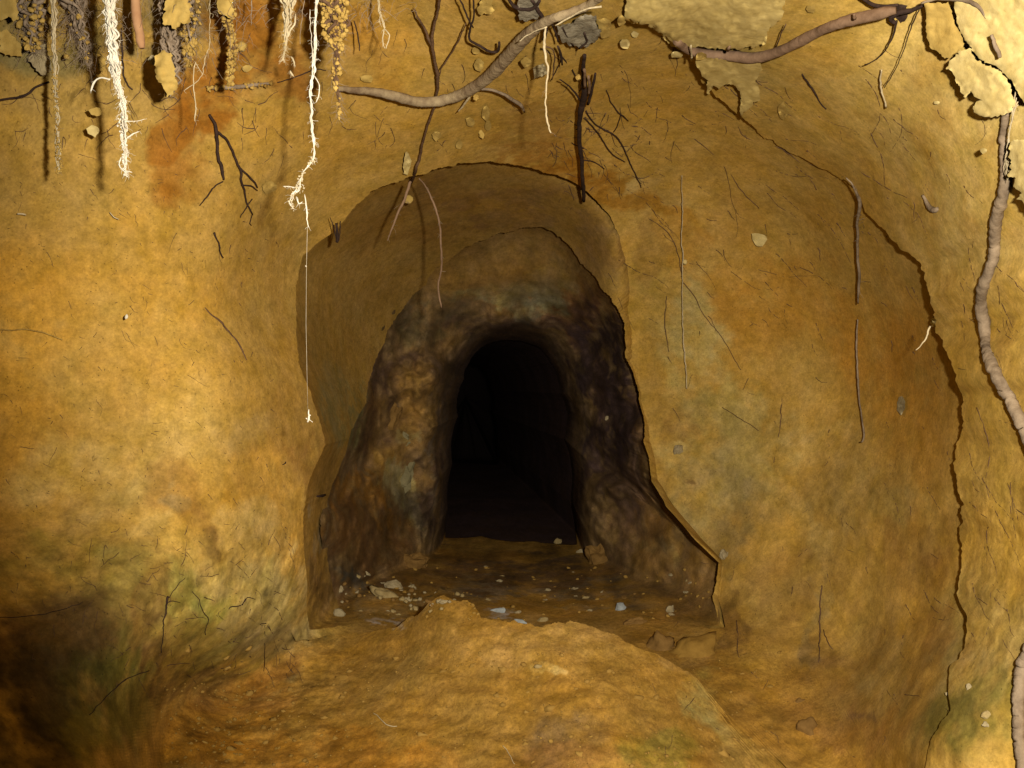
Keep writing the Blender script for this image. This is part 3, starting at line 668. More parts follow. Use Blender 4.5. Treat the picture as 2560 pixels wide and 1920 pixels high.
# ================================================================== roots hanging in front of the wall, upper left
HG = 'fibrous roots hanging from the roof, upper left'
bundle('thickest and whitest of the hanging roots, with a side root hooking left',
       [(237, -40, 30), (238, 20, 30), (241, 60, 28), (243, 110, 28), (248, 150, 25), (256, 190, 19), (266, 225, 13), (267, 245, 20), (266, 270, 25), (267, 300, 16), (270, 330, 14), (268, 352, 12), (272, 378, 9)],
       'white', strands=20, nh=260, nc=110, csize=(1.2, 3), cmat='white', cfrom=.4, d=1.03, hL=(5, 20), hw=(.7, 1.4),
       branches=[[(238, 172, 4), (222, 168, 4), (208, 172, 4), (200, 184, 5), (196, 197, 3)], [(268, 262, 3), (290, 262, 1.5), (312, 258, 1)], [(272, 300, 3), (286, 290, 3), (300, 284, 2.5)], [(262, 340, 3), (258, 356, 3), (266, 368, 3), (285, 372, 2)]], group=HG)
bundle('long thin bright white root kinked near its tip, hanging right of the rust stain',
       [(684, -40, 6), (683, 20, 6), (682, 60, 6), (681, 100, 7), (678, 140, 7), (674, 170, 7), (671, 200, 7), (674, 240, 5), (674, 270, 7), (678, 300, 6), (679, 322, 8), (676, 345, 6), (664, 362, 4), (652, 378, 4), (646, 395, 9), (643, 412, 14), (632, 420, 8), (628, 440, 7), (633, 452, 3)],
       'white', strands=6, nh=130, nc=70, csize=(1, 3), cmat='cream', cfrom=.75, cspread=1.6, d=1.08, hL=(4, 14), hw=(.6, 1.2), cw=(1.2, 2.2),
       branches=[[(668, 20, 1.6), (671, 60, 1.6), (674, 100, 1.6), (676, 140, 2)], [(680, 165, 2.5), (690, 185, 2.5), (688, 205, 2.5), (683, 221, 2)], [(648, 408, 3), (628, 404, 2), (612, 402, 1.5)], [(658, 420, 2), (661, 440, 3), (663, 460, 4), (664, 478, 3), (666, 490, 2)], [(640, 425, 3), (645, 440, 3), (655, 436, 2)]], group=HG)
bundle('hanging root strung with yellow soil beads along its lower half, far left',
       [(113, -40, 12), (117, 40, 13), (116, 90, 13), (120, 140, 14), (119, 190, 14), (123, 240, 12), (124, 290, 12), (128, 330, 13), (127, 374, 8)], 'cream', strands=8, nh=130, nc=150, d=1.12, sub_mat='hair', hL=(4, 14), csize=(1.3, 3.4), cspread=1.0, cfrom=.45, cw=(1.2, 2.4), group=HG)
bundle('wide root clump caked with yellow crumbs and ending in a fine hairy tail',
       [(722, -40, 60), (722, 10, 66), (724, 40, 64), (722, 70, 56), (726, 95, 34), (728, 120, 20), (727, 150, 18), (724, 175, 14), (729, 205, 8), (732, 235, 5), (732, 258, 2)], 'mid', strands=16, nh=240, nc=620, d=1.10, sub_mat='hair', hL=(6, 30), csize=(1.6, 6), cspread=.9, cmin=13, cw=(.8, 1.6), group=HG)
bundle('tapered net of pale cream fibres between the rust stain and the long white root',
       [(622, -40, 36), (623, 10, 34), (622, 35, 24), (619, 60, 16), (617, 85, 12), (615, 108, 6), (611, 130, 2)], 'cream', strands=13, nh=150, nc=26, d=1.12, hL=(5, 18), csize=(1, 2.6), branches=[[(638, 30, 3), (637, 50, 4), (627, 66, 4), (622, 80, 3)]], group=HG)
bundle('small forked cream rootlet hanging above the left part of the arching root',
       [(815, -40, 4), (818, 5, 5), (822, 30, 6), (827, 45, 5), (831, 60, 5)], 'cream', strands=3, nh=12, d=1.20, branches=[[(831, 60, 3), (826, 85, 3), (832, 105, 2)], [(831, 62, 3), (841, 75, 3), (834, 105, 2)], [(819, 10, 2), (821, 50, 2)]], group=HG)
bundle('crossed thin white rootlets hanging in front of the rust stain',
       [(397, 196, 1.6), (410, 188, 2), (428, 172, 2), (437, 158, 2), (443, 125, 1.6), (452, 100, 1.4), (453, 40, 1.4), (452, -40, 1.4)], 'cream', strands=1, nh=8, d=1.16, cw=(1.2, 1.8), branches=[[(422, 134, 2), (418, 160, 2.2), (418, 190, 2.4), (421, 215, 2.6), (423, 240, 3.2), (422, 262, 2)], [(422, 134, 1.6), (430, 148, 1.8), (437, 162, 1.6)]], group=HG)
bundle('yellow crumb-covered root standing against the rust stain',
       [(488, -40, 40), (489, 10, 38), (492, 40, 24), (496, 70, 14), (503, 95, 16), (500, 125, 16), (498, 150, 15), (498, 180, 9)], 'mid', strands=8, nh=80, nc=260, d=1.22, sub_mat='hair', csize=(1.2, 5), cspread=1.15, group=HG)
bundle('dark grey fibrous root mass with a yellow crust on its lower face',
       [(360, -20, 34), (362, 40, 38), (362, 75, 42), (366, 110, 46), (370, 150, 46), (368, 185, 40), (362, 208, 24)], 'hair', strands=16, nh=260, nc=0, d=1.20, sub_mat='hair', cw=(1.4, 3), group=HG)
bundle('tangled grey root web with looping threads left of the thick white root',
       [(158, -40, 70), (160, 0, 70), (165, 30, 56), (168, 60, 44), (180, 85, 30), (185, 110, 14), (190, 140, 4)], 'hair', strands=9, nh=260, nc=24, d=1.20, hL=(14, 60), cw=(.8, 1.4), branches=[[(150, 60, 2), (152, 80, 2.5), (146, 95, 2.5), (148, 101, 2)], [(186, 100, 1.5), (181, 125, 1.5), (183, 138, 1.5), (195, 140, 1.2), (199, 120, 1.2), (194, 90, 1.2)]], group=HG)
bundle('hairy grey roots with yellow lumps in the top left corner',
       [(60, -40, 90), (58, 10, 84), (62, 45, 66), (66, 80, 44), (70, 110, 24)], 'hair', strands=12, nh=260, nc=90, d=1.18, hL=(10, 44), cw=(.8, 1.5), csize=(1.4, 7), group=HG)
bundle('fine hairy roots with yellow crumbs just left of the crossed white rootlets',
       [(400, -40, 60), (402, 10, 56), (410, 50, 46), (412, 85, 30), (408, 110, 26), (410, 140, 12)], 'hair', strands=10, nh=200, nc=130, d=1.23, hL=(8, 36), cw=(.8, 1.4), csize=(1.4, 6), group=HG)
root('smooth blunt pinkish brown root stub right of the thick white root', [(292, -40, 19), (293, 10, 19), (296, 45, 20), (302, 75, 19), (304, 92, 18), (307, 104, 11)], 'pink', name='root_stub', d=1.16, wob=.3, rough=0, sides=14)
for lab, pts in (('tiny curled white root fragment hanging below the cream net', [(628, 122, 2), (634, 130, 4), (636, 143, 2)]), ('tiny branched white root fragment caught just below the curled one', [(627, 152, 2), (629, 158, 5), (634, 164, 3)])):
    mb = MB(); o, _ = add_path(mb, pts, sides=5, d=1.14, rough=.3); hairs(mb, o, 8, (4, 10)); tag(mb.build('root_fragment', M['cream']), lab, 'root')
mb = MB()
for _ in range(420):
    u = random.uniform(-20, 540) if random.random() < .8 else random.uniform(540, 900); v = random.uniform(-30, 130 if u < 540 else 40)
    hairs(mb, [(u, v, random.uniform(1.14, 1.26))], 1, (12, 60), (.7, 1.4), 1.2)
o = mb.build('root_hair_web', M['hair']); o['kind'] = 'stuff'; tag(o, 'matted web of fine root hairs filling the top left among the hanging roots', 'root hairs')
# thin dark hanging stems between the masses
for lab, pts, d in (('dark thin root hanging inside the grey root web at left', [(92, -30, 3), (97, 12, 4), (103, 28, 4), (113, 35, 3)], 1.2),
                    ('thin dark root hooking outward right of the thick white root', [(262, 60, 3), (264, 120, 4), (268, 165, 4), (277, 185, 4), (286, 194, 4)], 1.2),
                    ('short dark root right of the yellow crumb clump', [(765, 45, 3), (770, 65, 3), (775, 85, 3), (777, 110, 2)], 1.3),
                    ('thin grey thread left of the crumb clump, hanging nearly straight', [(657, 0, 1.6), (652, 40, 1.5), (649, 70, 1.4), (648, 95, 1.2)], 1.14),
                    ('pale thread hanging from the soil at the top, left of the cream net', [(545, 0, 2.4), (543, 25, 2.4), (542, 55, 1.4)], 1.2)):
    root(lab, pts, 'dark' if 'dark' in lab else 'hair', d=d)

# spider silk and what it carries
mb = MB(); mb.tube([W(p) for p in ((664, 488, 1.08), (662, 575, 1.10), (661, 700, 1.12), (663, 800, 1.14), (665, 885, 1.16))], [.35 * 1.1 / F] * 5, 4, 0)
tag(mb.build('spider_thread', M['silk']), 'fine straight spider thread hanging below the kinked white root', 'spider thread')
mb = MB(); mb.lump(P(661, 575, 1.095), 2 * 1.1 / F, 2 * 1.1 / F, 2 * 1.1 / F); tag(mb.build('silk_bead', M['silk']), 'tiny bright bead on the spider thread', 'bead')
mb = MB()
for p in ([(667, 884, 2), (666, 895, 3), (667, 905, 5), (664, 912, 4)], [(664, 905, 2), (661, 903, 2)], [(666, 905, 2), (675, 912, 1.6)], [(667, 898, 4), (671, 896, 3)]): add_path(mb, p, sides=5, d=1.16, rough=.3)
tag(mb.build('white_fluff', M['white']), 'bright white scrap of fluff hanging at the lower end of the spider thread', 'fluff')

# ================================================================== stout roots along the roof and walls
mb = MB(); pts = [(728, 190, 9), (765, 195, 14), (800, 197, 17), (850, 207, 21), (905, 220, 21), (960, 216, 23), (1010, 197, 24), (1060, 162, 27), (1100, 118, 28), (1135, 80, 28), (1165, 55, 24), (1200, 38, 19), (1240, 24, 19), (1280, 6, 19), (1330, -40, 20)]
e = empty('arching_root', W((960, 216, 1.35)))
add_path(mb, pts, off=[.035, .10], sides=14, rough=.05, wob=.8, step=4); mb.build('bark', M['tan'], e)
mb = MB(); add_path(mb, [(1020, 200, 5), (1008, 218, 5), (996, 235, 3.5), (990, 243, 2)], off=.05); mb.build('side_root', M['cream'], e)
mb = MB(); add_path(mb, [(1040, 192, 7), (1065, 195, 6), (1090, 205, 7), (1108, 216, 8), (1124, 226, 8), (1133, 242, 4)], off=.05, wob=.5); mb.build('side_root', M['purple'], e)
mb = MB(); add_path(mb, [(1200, 55, 3), (1230, 38, 4), (1265, 20, 4), (1300, 14, 5)], off=.11); add_path(mb, [(1120, 90, 3), (1150, 70, 3), (1180, 58, 3)], off=.12); mb.build('peeled_strip', M['cream'], e)
tag(e, 'stout pale tan root arching down from the top centre and tapering to the left', 'root')
root('thin straight grey root lying on the wall under the rust stain, dusted with soil', [(452, 190, 5), (480, 190, 9), (520, 187, 9), (555, 183, 8), (582, 180, 5)], 'hair', off=.012, nc=60, nh=14)
root('thin dark root continuing left from the arching root', [(600, 178, 2), (640, 166, 2.4), (680, 150, 2.4), (705, 152, 2)], 'dark', off=.004)
mb = MB(); e = empty('bowed_root', W((1620, 125, 1.25)))
add_path(mb, [(1462, 88, 18), (1478, 100, 22), (1500, 112, 20), (1540, 119, 21), (1580, 121, 22), (1630, 125, 22), (1680, 112, 22), (1730, 88, 22), (1780, 63, 23), (1830, 45, 24), (1880, 34, 25), (1915, 26, 23), (1936, 22, 14)], off=[.03, .05], sides=16, rough=.02, wob=.5, step=5); mb.build('bark', M['brown'], e)
mb = MB(); add_path(mb, [(1572, 108, 9), (1576, 101, 6), (1578, 99, 3)], off=.06, wob=0); mb.build('twig_stub', M['brown'], e); mb = MB(); add_path(mb, [(1846, 40, 9), (1845, 30, 5)], off=.07, wob=0); mb.build('twig_stub', M['brown'], e)
mb = MB(); add_path(mb, [(1493, 98, 3), (1494, 118, 4), (1493, 128, 6)], off=.07); mb.build('rootlet', M['cream'], e)
tag(e, 'smooth brown root bowed across the upper right like a hammock', 'root')
mb = MB(); e = empty('right_edge_root', W((2150, 470, .95)))
add_path(mb, [(2176, 245, 14), (2168, 290, 17), (2170, 330, 20), (2172, 370, 22), (2166, 420, 24), (2152, 470, 24), (2149, 520, 24), (2147, 550, 23), (2135, 590, 23), (2122, 625, 24), (2121, 660, 24), (2128, 720, 25), (2136, 770, 26), (2155, 815, 26), (2175, 850, 26), (2200, 900, 26), (2222, 950, 26), (2250, 1030, 26), (2268, 1150, 26), (2250, 1300, 26), (2225, 1400, 26), (2206, 1450, 26), (2200, 1550, 24), (2205, 1620, 25), (2220, 1720, 25)], off=.012, sides=18, rough=.06, wob=1.6, step=4); mb.build('bark', M['purple'], e)
mb = MB()
for k_ in range(5): add_path(mb, [(2192 + k_ * 2, 195 + k_ * 8, 2), (2188 + k_, 240, 2.6), (2182 - k_, 280 + k_ * 4, 2.6), (2174 + k_ * 2, 330, 2), (2168 + k_ * 2, 370 + k_ * 6, 1.4)], off=.035, wob=1.2)
mb.build('pale_strands', M['cream'], e); mb = MB(); add_path(mb, [(2125, 686, 2), (2115, 682, 2), (2100, 690, 1.4)], off=.02); mb.build('rootlet', M['cream'], e)
tag(e, 'long thick grey purple root snaking down the right edge of the picture', 'root')
mb = MB(); e = empty('dark_hanging_root', W((1255, 250, 1.5)))
add_path(mb, [(1262, 120, 8), (1260, 150, 10), (1262, 180, 13), (1262, 205, 14), (1256, 230, 13), (1252, 260, 10), (1251, 290, 10), (1255, 330, 9), (1258, 370, 8), (1260, 400, 8), (1262, 434, 7)], off=[.05, .10], sides=10, rough=.06); mb.build('bark', M['dark'], e)
mb = MB(); add_path(mb, [(1286, 158, 5), (1282, 180, 7), (1276, 205, 7), (1270, 225, 6)], off=.07); mb.build('side_root', M['dark'], e)
mb = MB(); add_path(mb, [(1272, 165, 5), (1273, 185, 6), (1271, 205, 5)], off=.09); add_path(mb, [(1262, 150, 6), (1264, 190, 6)], off=.10); mb.build('side_root', M['brown'], e)
mb = MB(); add_path(mb, [(1210, 172, 3), (1222, 180, 3), (1240, 198, 4), (1255, 218, 4)], off=.06); mb.build('side_root', M['dark'], e)
mb = MB()
for p in ([(1265, 240, 3), (1280, 262, 3), (1300, 278, 3), (1325, 290, 3), (1345, 315, 3), (1365, 360, 2.5), (1385, 405, 2)], [(1262, 255, 3), (1290, 285, 2.5), (1320, 330, 2.5), (1350, 350, 2)], [(1262, 320, 2.5), (1245, 315, 2), (1236, 308, 1.5)], [(1262, 345, 2.5), (1285, 350, 2.5), (1305, 365, 2)], [(1310, 195, 2), (1325, 230, 2.4), (1345, 250, 2.4), (1358, 262, 2)], [(1340, 245, 2), (1336, 265, 2), (1327, 285, 2)], [(1255, 275, 2.5), (1243, 280, 2)], [(1212, 120, 3), (1235, 150, 3), (1248, 175, 2.6)], [(1215, 125, 2.4), (1200, 155, 2), (1190, 175, 1.6)]): add_path(mb, p, off=.012)
mb.build('rootlets', M['dark'], e)
tag(e, 'dark purple root hanging down into the top of the niche right of centre', 'root')
root('thin pale root hanging under the arching root, right of centre', [(1180, 40, 4), (1178, 70, 5), (1176, 100, 6), (1180, 130, 5), (1184, 150, 4), (1181, 180, 4), (1178, 215, 3.5), (1180, 245, 4), (1184, 268, 4), (1189, 287, 3)], 'cream', d=1.22, nh=8)
root('long brown root crossing behind the arching root and ending pale inside the arch', [(953, -20, 6), (945, 30, 6), (938, 55, 6), (934, 90, 7), (938, 125, 7), (945, 160, 8), (946, 190, 6), (938, 228, 5), (926, 265, 5), (915, 300, 5), (907, 340, 6), (897, 370, 7), (888, 395, 8)], 'mid', off=.03,
     branches=[[(894, 20, 4), (905, 42, 5), (918, 62, 6), (926, 85, 7), (934, 100, 6)], [(1006, 50, 2.5), (995, 78, 3), (975, 115, 3), (955, 145, 3), (948, 165, 3)]])
root('pale tapering root tip slanting left in the mouth of the arch', [(888, 392, 7), (880, 412, 6), (870, 438, 6), (856, 470, 5), (846, 495, 3.5), (837, 520, 2)], 'brown', d=1.66, nh=12)
root('slender pale brown root hanging down across the dark niche', [(905, 385, 3), (914, 395, 3.4), (926, 415, 4), (940, 448, 4.4), (950, 485, 4.4), (952, 520, 4.4), (954, 560, 4.6), (952, 590, 4), (947, 612, 4), (948, 635, 4), (954, 665, 3)], 'brown', d=[1.62, 1.72], nh=14, hL=(4, 12), wob=.5)
root('straight grey root hugging the right wall left of the long crack', [(1828, 384, 3), (1842, 400, 4), (1855, 430, 7), (1857, 450, 7), (1852, 480, 6), (1853, 510, 6), (1852, 550, 6), (1856, 590, 6), (1855, 630, 5), (1853, 655, 3)], 'purple', d=None, off=.055, nh=10, wob=.5)
root('thin grey root below the straight one on the right wall, ending in a small loop', [(1853, 690, 3), (1850, 740, 4), (1852, 790, 4), (1854, 830, 4), (1857, 870, 3), (1862, 905, 3), (1866, 935, 4), (1864, 952, 3), (1858, 955, 2)], 'purple', off=.035, wob=.5)
root('short pale rootlet sprouting from the long crack on the right', [(2010, 705, 4), (2000, 730, 3.4), (1990, 745, 2.6), (1978, 756, 1.6)], 'cream', d=1.33)
mb = MB()
for p in ([(453, 248, 5), (464, 268, 7), (468, 290, 8), (470, 320, 6), (472, 345, 7), (480, 365, 7), (483, 388, 4)], [(471, 286, 6), (490, 302, 5), (500, 322, 5), (510, 345, 5), (520, 370, 5), (522, 395, 5), (530, 420, 4), (534, 440, 4), (546, 464, 2.5)], [(520, 364, 4), (535, 378, 4), (548, 392, 4), (556, 405, 3)], [(522, 400, 3), (545, 402, 3), (556, 412, 2)], [(482, 392, 3), (462, 404, 3), (450, 422, 3), (432, 443, 2)], [(545, 430, 2.4), (532, 448, 2.4), (520, 470, 2)], [(545, 464, 2), (540, 480, 2), (543, 488, 1.4)]): add_path(mb, p, off=.010)
tag(mb.build('forked_root', M['dark']), 'dark forked root branching down the wall below the rust stain', 'root')
root('short hooked dark root low on the left wall right of the forked one', [(463, 503, 5), (468, 515, 3), (474, 530, 3), (477, 548, 3), (481, 557, 3)], 'dark', off=.006)
root('dark wavy root running in from the left edge near the top', [(-30, 224, 5), (5, 215, 5), (35, 211, 5), (60, 203, 5), (78, 188, 5), (106, 177, 4)], 'dark', off=.012)
root('faint buried brown root slanting down the left wall in the middle', [(443, 665, 3), (455, 678, 4), (475, 694, 4), (488, 710, 4), (508, 732, 3.5), (520, 752, 3.5), (533, 778, 2.5)], 'mid', off=.001)
root('thin pale rootlet lying across the far left of the wall', [(-20, 710, 3), (25, 713, 3), (55, 711, 3), (85, 716, 2.4), (110, 724, 2.4), (135, 734, 2.6)], 'crumb', off=.008)
root('short pale rootlet on the left wall beside the faint shadow, horizontal', [(37, 461, 3), (47, 462, 4), (57, 464, 3)], 'cream', off=.012)
root('short curled pale rootlet on the left wall, slanting', [(236, 459, 1.6), (244, 468, 2), (257, 474, 2)], 'cream', off=.012)
root('fine pale thread running down the right alcove wall', [(1472, 380, 1.6), (1474, 450, 2), (1472, 520, 2), (1476, 560, 3), (1474, 600, 2), (1475, 680, 2), (1477, 740, 2.6), (1482, 800, 2.4), (1484, 840, 1.6)], 'cream', off=.03)
mb = MB()
for p in ([(1995, 10, 8), (1970, 22, 10), (1940, 28, 12), (1925, 40, 12), (1935, 50, 8)], [(1937, 45, 5), (1930, 75, 4), (1918, 100, 3), (1905, 118, 2.4), (1890, 130, 2), (1868, 140, 3)], [(1985, 20, 3), (1968, 60, 3), (1955, 100, 2.4), (1940, 140, 2), (1925, 165, 2), (1910, 190, 1.6)], [(1858, -10, 8), (1880, 8, 8), (1910, 14, 8), (1940, 10, 6)]): add_path(mb, p, off=.03)
tag(mb.build('dark_root_knot', M['dark']), 'knot of dark roots where the smooth bowed root meets the soil at upper right', 'root')
root('dark root arching over the top right corner', [(1990, 8, 5), (2020, -2, 7), (2055, -2, 8), (2090, 2, 9), (2110, 12, 9), (2122, 24, 8), (2130, 40, 5)], 'purple', off=.05)
root('short grey purple root piece in the pale crust at top right', [(2142, 75, 7), (2148, 92, 8), (2155, 108, 9), (2160, 124, 7)], 'purple', off=.075)
root('pale thin rootlet hanging below the right end of the bowed root', [(1905, 150, 3), (1902, 175, 4), (1905, 200, 4), (1910, 215, 3), (1914, 232, 5)], 'cream', off=.02)
root('grey slug-shaped root stub on the near right wall', [(1993, 422, 6), (2003, 440, 9), (2012, 452, 13), (2020, 455, 12), (2026, 450, 8)], 'purple', off=.006)
root('thin dark rootlet on the soil right of the hanging crust tongue', [(1732, 160, 3), (1745, 178, 4), (1760, 200, 4), (1772, 222, 3), (1785, 236, 2.4)], 'dark', off=.004)
root('thin dark rootlet leaning on the top side of the bowed root', [(1697, 52, 3), (1686, 78, 3), (1676, 102, 3)], 'mid', off=.03)
mb = MB()
for p in ([(1096, -6, 6), (1112, 14, 8), (1135, 20, 9), (1152, 18, 8), (1165, 2, 7)], [(990, -10, 3), (1003, 20, 4), (1012, 42, 4), (1022, 60, 3)], [(1022, -10, 4), (1024, 30, 4), (1016, 60, 5), (1014, 85, 5), (1030, 96, 6), (1060, 112, 6), (1075, 110, 7), (1078, 92, 6)], [(1150, 0, 8), (1170, 35, 9), (1180, 60, 9), (1174, 85, 8)], [(1190, 48, 5), (1200, 70, 4), (1206, 90, 4)], [(1205, 100, 5), (1212, 118, 6), (1214, 140, 4)], [(1215, 60, 4), (1226, 80, 4), (1238, 100, 4)], [(1262, 70, 4), (1268, 90, 4), (1252, 104, 5)]): add_path(mb, p, off=.05)
tag(mb.build('dark_root_tangle', M['dark']), 'tangle of short dark roots at the top centre around the arching root', 'root')
root('thin brown root hanging straight down from the grey clay lump', [(1176, 100, 5), (1196, 110, 3), (1196, 150, 3), (1192, 172, 2)], 'mid', off=.06)
for lab, pts, k_ in (('dark forked twig at the foot of the left wall', [[(363, 1288, 9), (361, 1300, 7), (358, 1320, 5), (354, 1345, 4), (352, 1375, 3), (348, 1410, 3)], [(362, 1302, 3), (372, 1298, 3), (389, 1302, 2)], [(366, 1290, 2.5), (378, 1272, 2.4), (392, 1254, 2.4), (400, 1247, 1.6)]], 'dark'),
                     ('small black twig near the edge of the left wall above the floor', [[(494, 1316, 4), (500, 1311, 4), (520, 1308, 3), (532, 1292, 4), (552, 1294, 2)], [(532, 1292, 3), (524, 1308, 4)]], 'dark'),
                     ('slender dark twig curving down the greenish foot of the wall', [[(416, 1278, 2.4), (428, 1292, 2.4), (436, 1316, 2.6), (450, 1336, 2.6), (444, 1358, 2.4), (444, 1372, 3)]], 'dark'),
                     ('thin dark vertical root at the right end of the wall foot', [[(562, 1348, 3), (574, 1346, 3)], [(572, 1350, 2), (571, 1400, 2), (572, 1450, 2)]], 'dark'),
                     ('long faint dark root low on the shaded left wall', [[(192, 1545, 3), (215, 1520, 3), (245, 1490, 3.4), (262, 1475, 6), (285, 1462, 3), (322, 1448, 3)]], 'dark'),
                     ('thin dark root wandering across the shaded lower left wall', [[(0, 1334, 2.4), (60, 1331, 2.6), (100, 1325, 2.6), (150, 1312, 2.6), (180, 1300, 2)]], 'dark'),
                     ('short black bar-like root piece on the edge of the arch, lower left', [[(684, 1072, 6), (694, 1071, 10), (702, 1069, 9)]], 'dark'),
                     ('tiny dark root speck on the wall left of the arch edge', [[(610, 1004, 3), (615, 1000, 5), (617, 997, 4)]], 'dark'),
                     ('pale kinked rootlet lying on the earth mound', [[(805, 1540, 2), (815, 1545, 3), (822, 1555, 3), (835, 1564, 3.4), (848, 1569, 4), (858, 1569, 2)]], 'cream'),
                     ('short faint pale rootlet near the bottom edge on the mound', [[(1086, 1610, 2), (1096, 1622, 2.4), (1106, 1640, 1.6), (1112, 1650, 1.6)]], 'cream'),
                     ('dark thin root in the soil fold below the right end of the niche', [[(1590, 1340, 3), (1594, 1370, 4), (1592, 1400, 3), (1597, 1420, 2)]], 'mid'),
                     ('dark vertical root groove low on the right wall', [[(1776, 1265, 4), (1772, 1300, 4), (1771, 1350, 5), (1770, 1400, 4), (1769, 1430, 3)], [(1778, 1360, 3), (1790, 1390, 3), (1800, 1402, 2.4)]], 'mid')):
    mb = MB()
    for p in pts: add_path(mb, [(q[0], q[1], q[2] * .62) for q in p], off=.003, wob=1.5)
    tag(mb.build('twig' if 'twig' in lab else 'root', M[k_]), lab, 'twig' if 'twig' in lab else 'root')

# forked black twigs at the arch edge
mb = MB()
for p in ([(712, 470, 1.6), (718, 482, 2), (722, 495, 2.4), (727, 515, 2.6)], [(727, 482, 5), (728, 500, 6), (728, 518, 7), (728, 524, 6)], [(736, 478, 2.4), (734, 500, 2.4), (732, 520, 2)]): add_path(mb, p, d=1.70)
tag(mb.build('twig', M['dark']), 'forked dark twig hanging over the left shoulder of the arch', 'twig')

# ================================================================== lifted crusts of earth
slab('grey green edge plate with warm brown face along the crack at the top right', [(1996, 6), (2050, 6), (2056, 22), (2062, 52), (2076, 74), (2082, 100), (2066, 110), (2052, 124), (2040, 128), (2026, 112), (2012, 104), (2004, 88), (2000, 60), (2002, 36)], 'crust', th=.05)
slab('broad pale yellow crust plate filling the top right corner', [(2062, -60), (2300, -60), (2300, 230), (2212, 222), (2196, 196), (2188, 176), (2172, 160), (2150, 142), (2120, 132), (2104, 112), (2092, 96), (2076, 72), (2066, 46), (2062, 10)], 'crustp', th=.05, relief=.003)
slab('pale jagged crust lobe with deep black shadow, above the top of the right edge root', [(2052, 132), (2070, 112), (2092, 104), (2118, 134), (2148, 146), (2170, 164), (2186, 190), (2192, 226), (2180, 246), (2150, 252), (2118, 250), (2104, 240), (2100, 228), (2122, 216), (2104, 208), (2096, 196), (2086, 212), (2078, 206), (2074, 188), (2064, 172), (2060, 158), (2044, 146)], 'crustp', th=.06, relief=.004, jag=4)
slab('pale broken crust at the right edge beside the thick root', [(2182, 306), (2212, 300), (2320, 290), (2320, 470), (2236, 470), (2212, 440), (2200, 430), (2204, 412), (2188, 404), (2192, 388), (2176, 376), (2184, 356), (2178, 336)], 'crustp', th=.06, relief=.004, jag=5)
slab('yellow crust tongue hanging from below the bowed root', [(1500, 122), (1560, 128), (1640, 132), (1645, 150), (1632, 175), (1642, 200), (1640, 216), (1628, 222), (1618, 235), (1606, 244), (1600, 256), (1598, 238), (1602, 214), (1596, 196), (1582, 184), (1566, 180), (1552, 190), (1540, 184), (1534, 198), (1528, 206), (1526, 188), (1530, 172), (1516, 160), (1506, 146)], 'crustm', th=.055, jag=3)
slab('broad yellow crust with a ragged lower edge above the bowed root', [(1346, 20), (1380, -50), (1700, -50), (1690, 40), (1662, 60), (1655, 95), (1600, 106), (1540, 106), (1504, 100), (1470, 108), (1446, 96), (1428, 74), (1400, 56), (1372, 50), (1352, 46)], 'crustm', th=.035, jag=4, relief=.006)
slab('cracked grey clay lump under the right part of the arching root', [(1205, 60), (1235, 48), (1262, 30), (1285, 34), (1290, 56), (1300, 62), (1296, 78), (1282, 92), (1268, 102), (1258, 96), (1248, 106), (1238, 96), (1222, 94), (1210, 86)], 'grey', th=.05, jag=5, relief=.012)
slab('brown clay flake beside the grey lump, touching the arching root', [(1290, 40), (1310, 38), (1320, 55), (1318, 78), (1300, 84), (1292, 66)], 'crust', th=.03, jag=4)
slab('grey clay flake with ragged base at the very top, right of centre', [(1120, -30), (1160, -30), (1166, 20), (1160, 44), (1148, 42), (1136, 46), (1124, 40), (1120, 24)], 'grey', th=.05, jag=4)
slab('pale yellow flake at the very top edge above the arching root', [(1060, -20), (1066, 20), (1056, 32), (1044, 28), (1036, 34), (1030, 20), (1040, 0), (1044, -20)], 'crust', th=.03, jag=3)
slab('yellow crust lump in the top left corner', [(-40, -40), (34, -40), (36, 12), (42, 26), (40, 40), (30, 46), (20, 36), (2, 44), (-20, 40), (-40, 46)], 'crust', th=.06, jag=3, dfix=1.17)
slab('yellow crust on the lower front of the dark grey root mass', [(340, 118), (352, 110), (368, 118), (376, 140), (380, 160), (384, 190), (372, 206), (360, 210), (352, 190), (342, 178), (336, 160), (334, 140)], 'crust', th=.035, jag=5, dfix=1.18, relief=.012)
slab('pinkish yellow crust between dark gaps at the top, above the rust stain', [(360, -20), (400, -30), (410, 10), (414, 36), (404, 50), (392, 54), (380, 66), (366, 56), (352, 48), (356, 20)], 'crust', th=.035, jag=5, dfix=1.19, relief=.012)
slab('yellow lump at the top edge just left of the yellow crumb-covered root', [(470, -20), (500, -20), (506, 20), (498, 40), (484, 36), (470, 26)], 'crust', th=.03, jag=4, dfix=1.22, relief=.01)
slab('grey crust patch with a dark lower rim behind the beaded root', [(60, 128), (72, 100), (98, 96), (110, 130), (112, 150), (100, 162), (84, 160), (74, 146)], 'greyp', th=.03, jag=4, off=.0)
slab('dull yellow crust patch left of the beaded root', [(0, 70), (10, 60), (30, 80), (44, 96), (46, 122), (30, 122), (12, 118), (0, 112)], 'crust', th=.03, jag=4)
slab('grey square flake hanging below the arching root right of the thin pale root', [(1151, 150), (1158, 142), (1172, 136), (1180, 140), (1182, 160), (1166, 166), (1154, 170)], 'greyp', th=.02, off=.05, jag=2, grid=4)
slab('ring-shaped yellow flake above the crown of the arch', [(870, 362), (873, 340), (878, 327), (884, 334), (889, 348), (886, 360), (880, 378), (873, 376)], 'crustp', th=.012, off=.02, jag=1.5, grid=4)

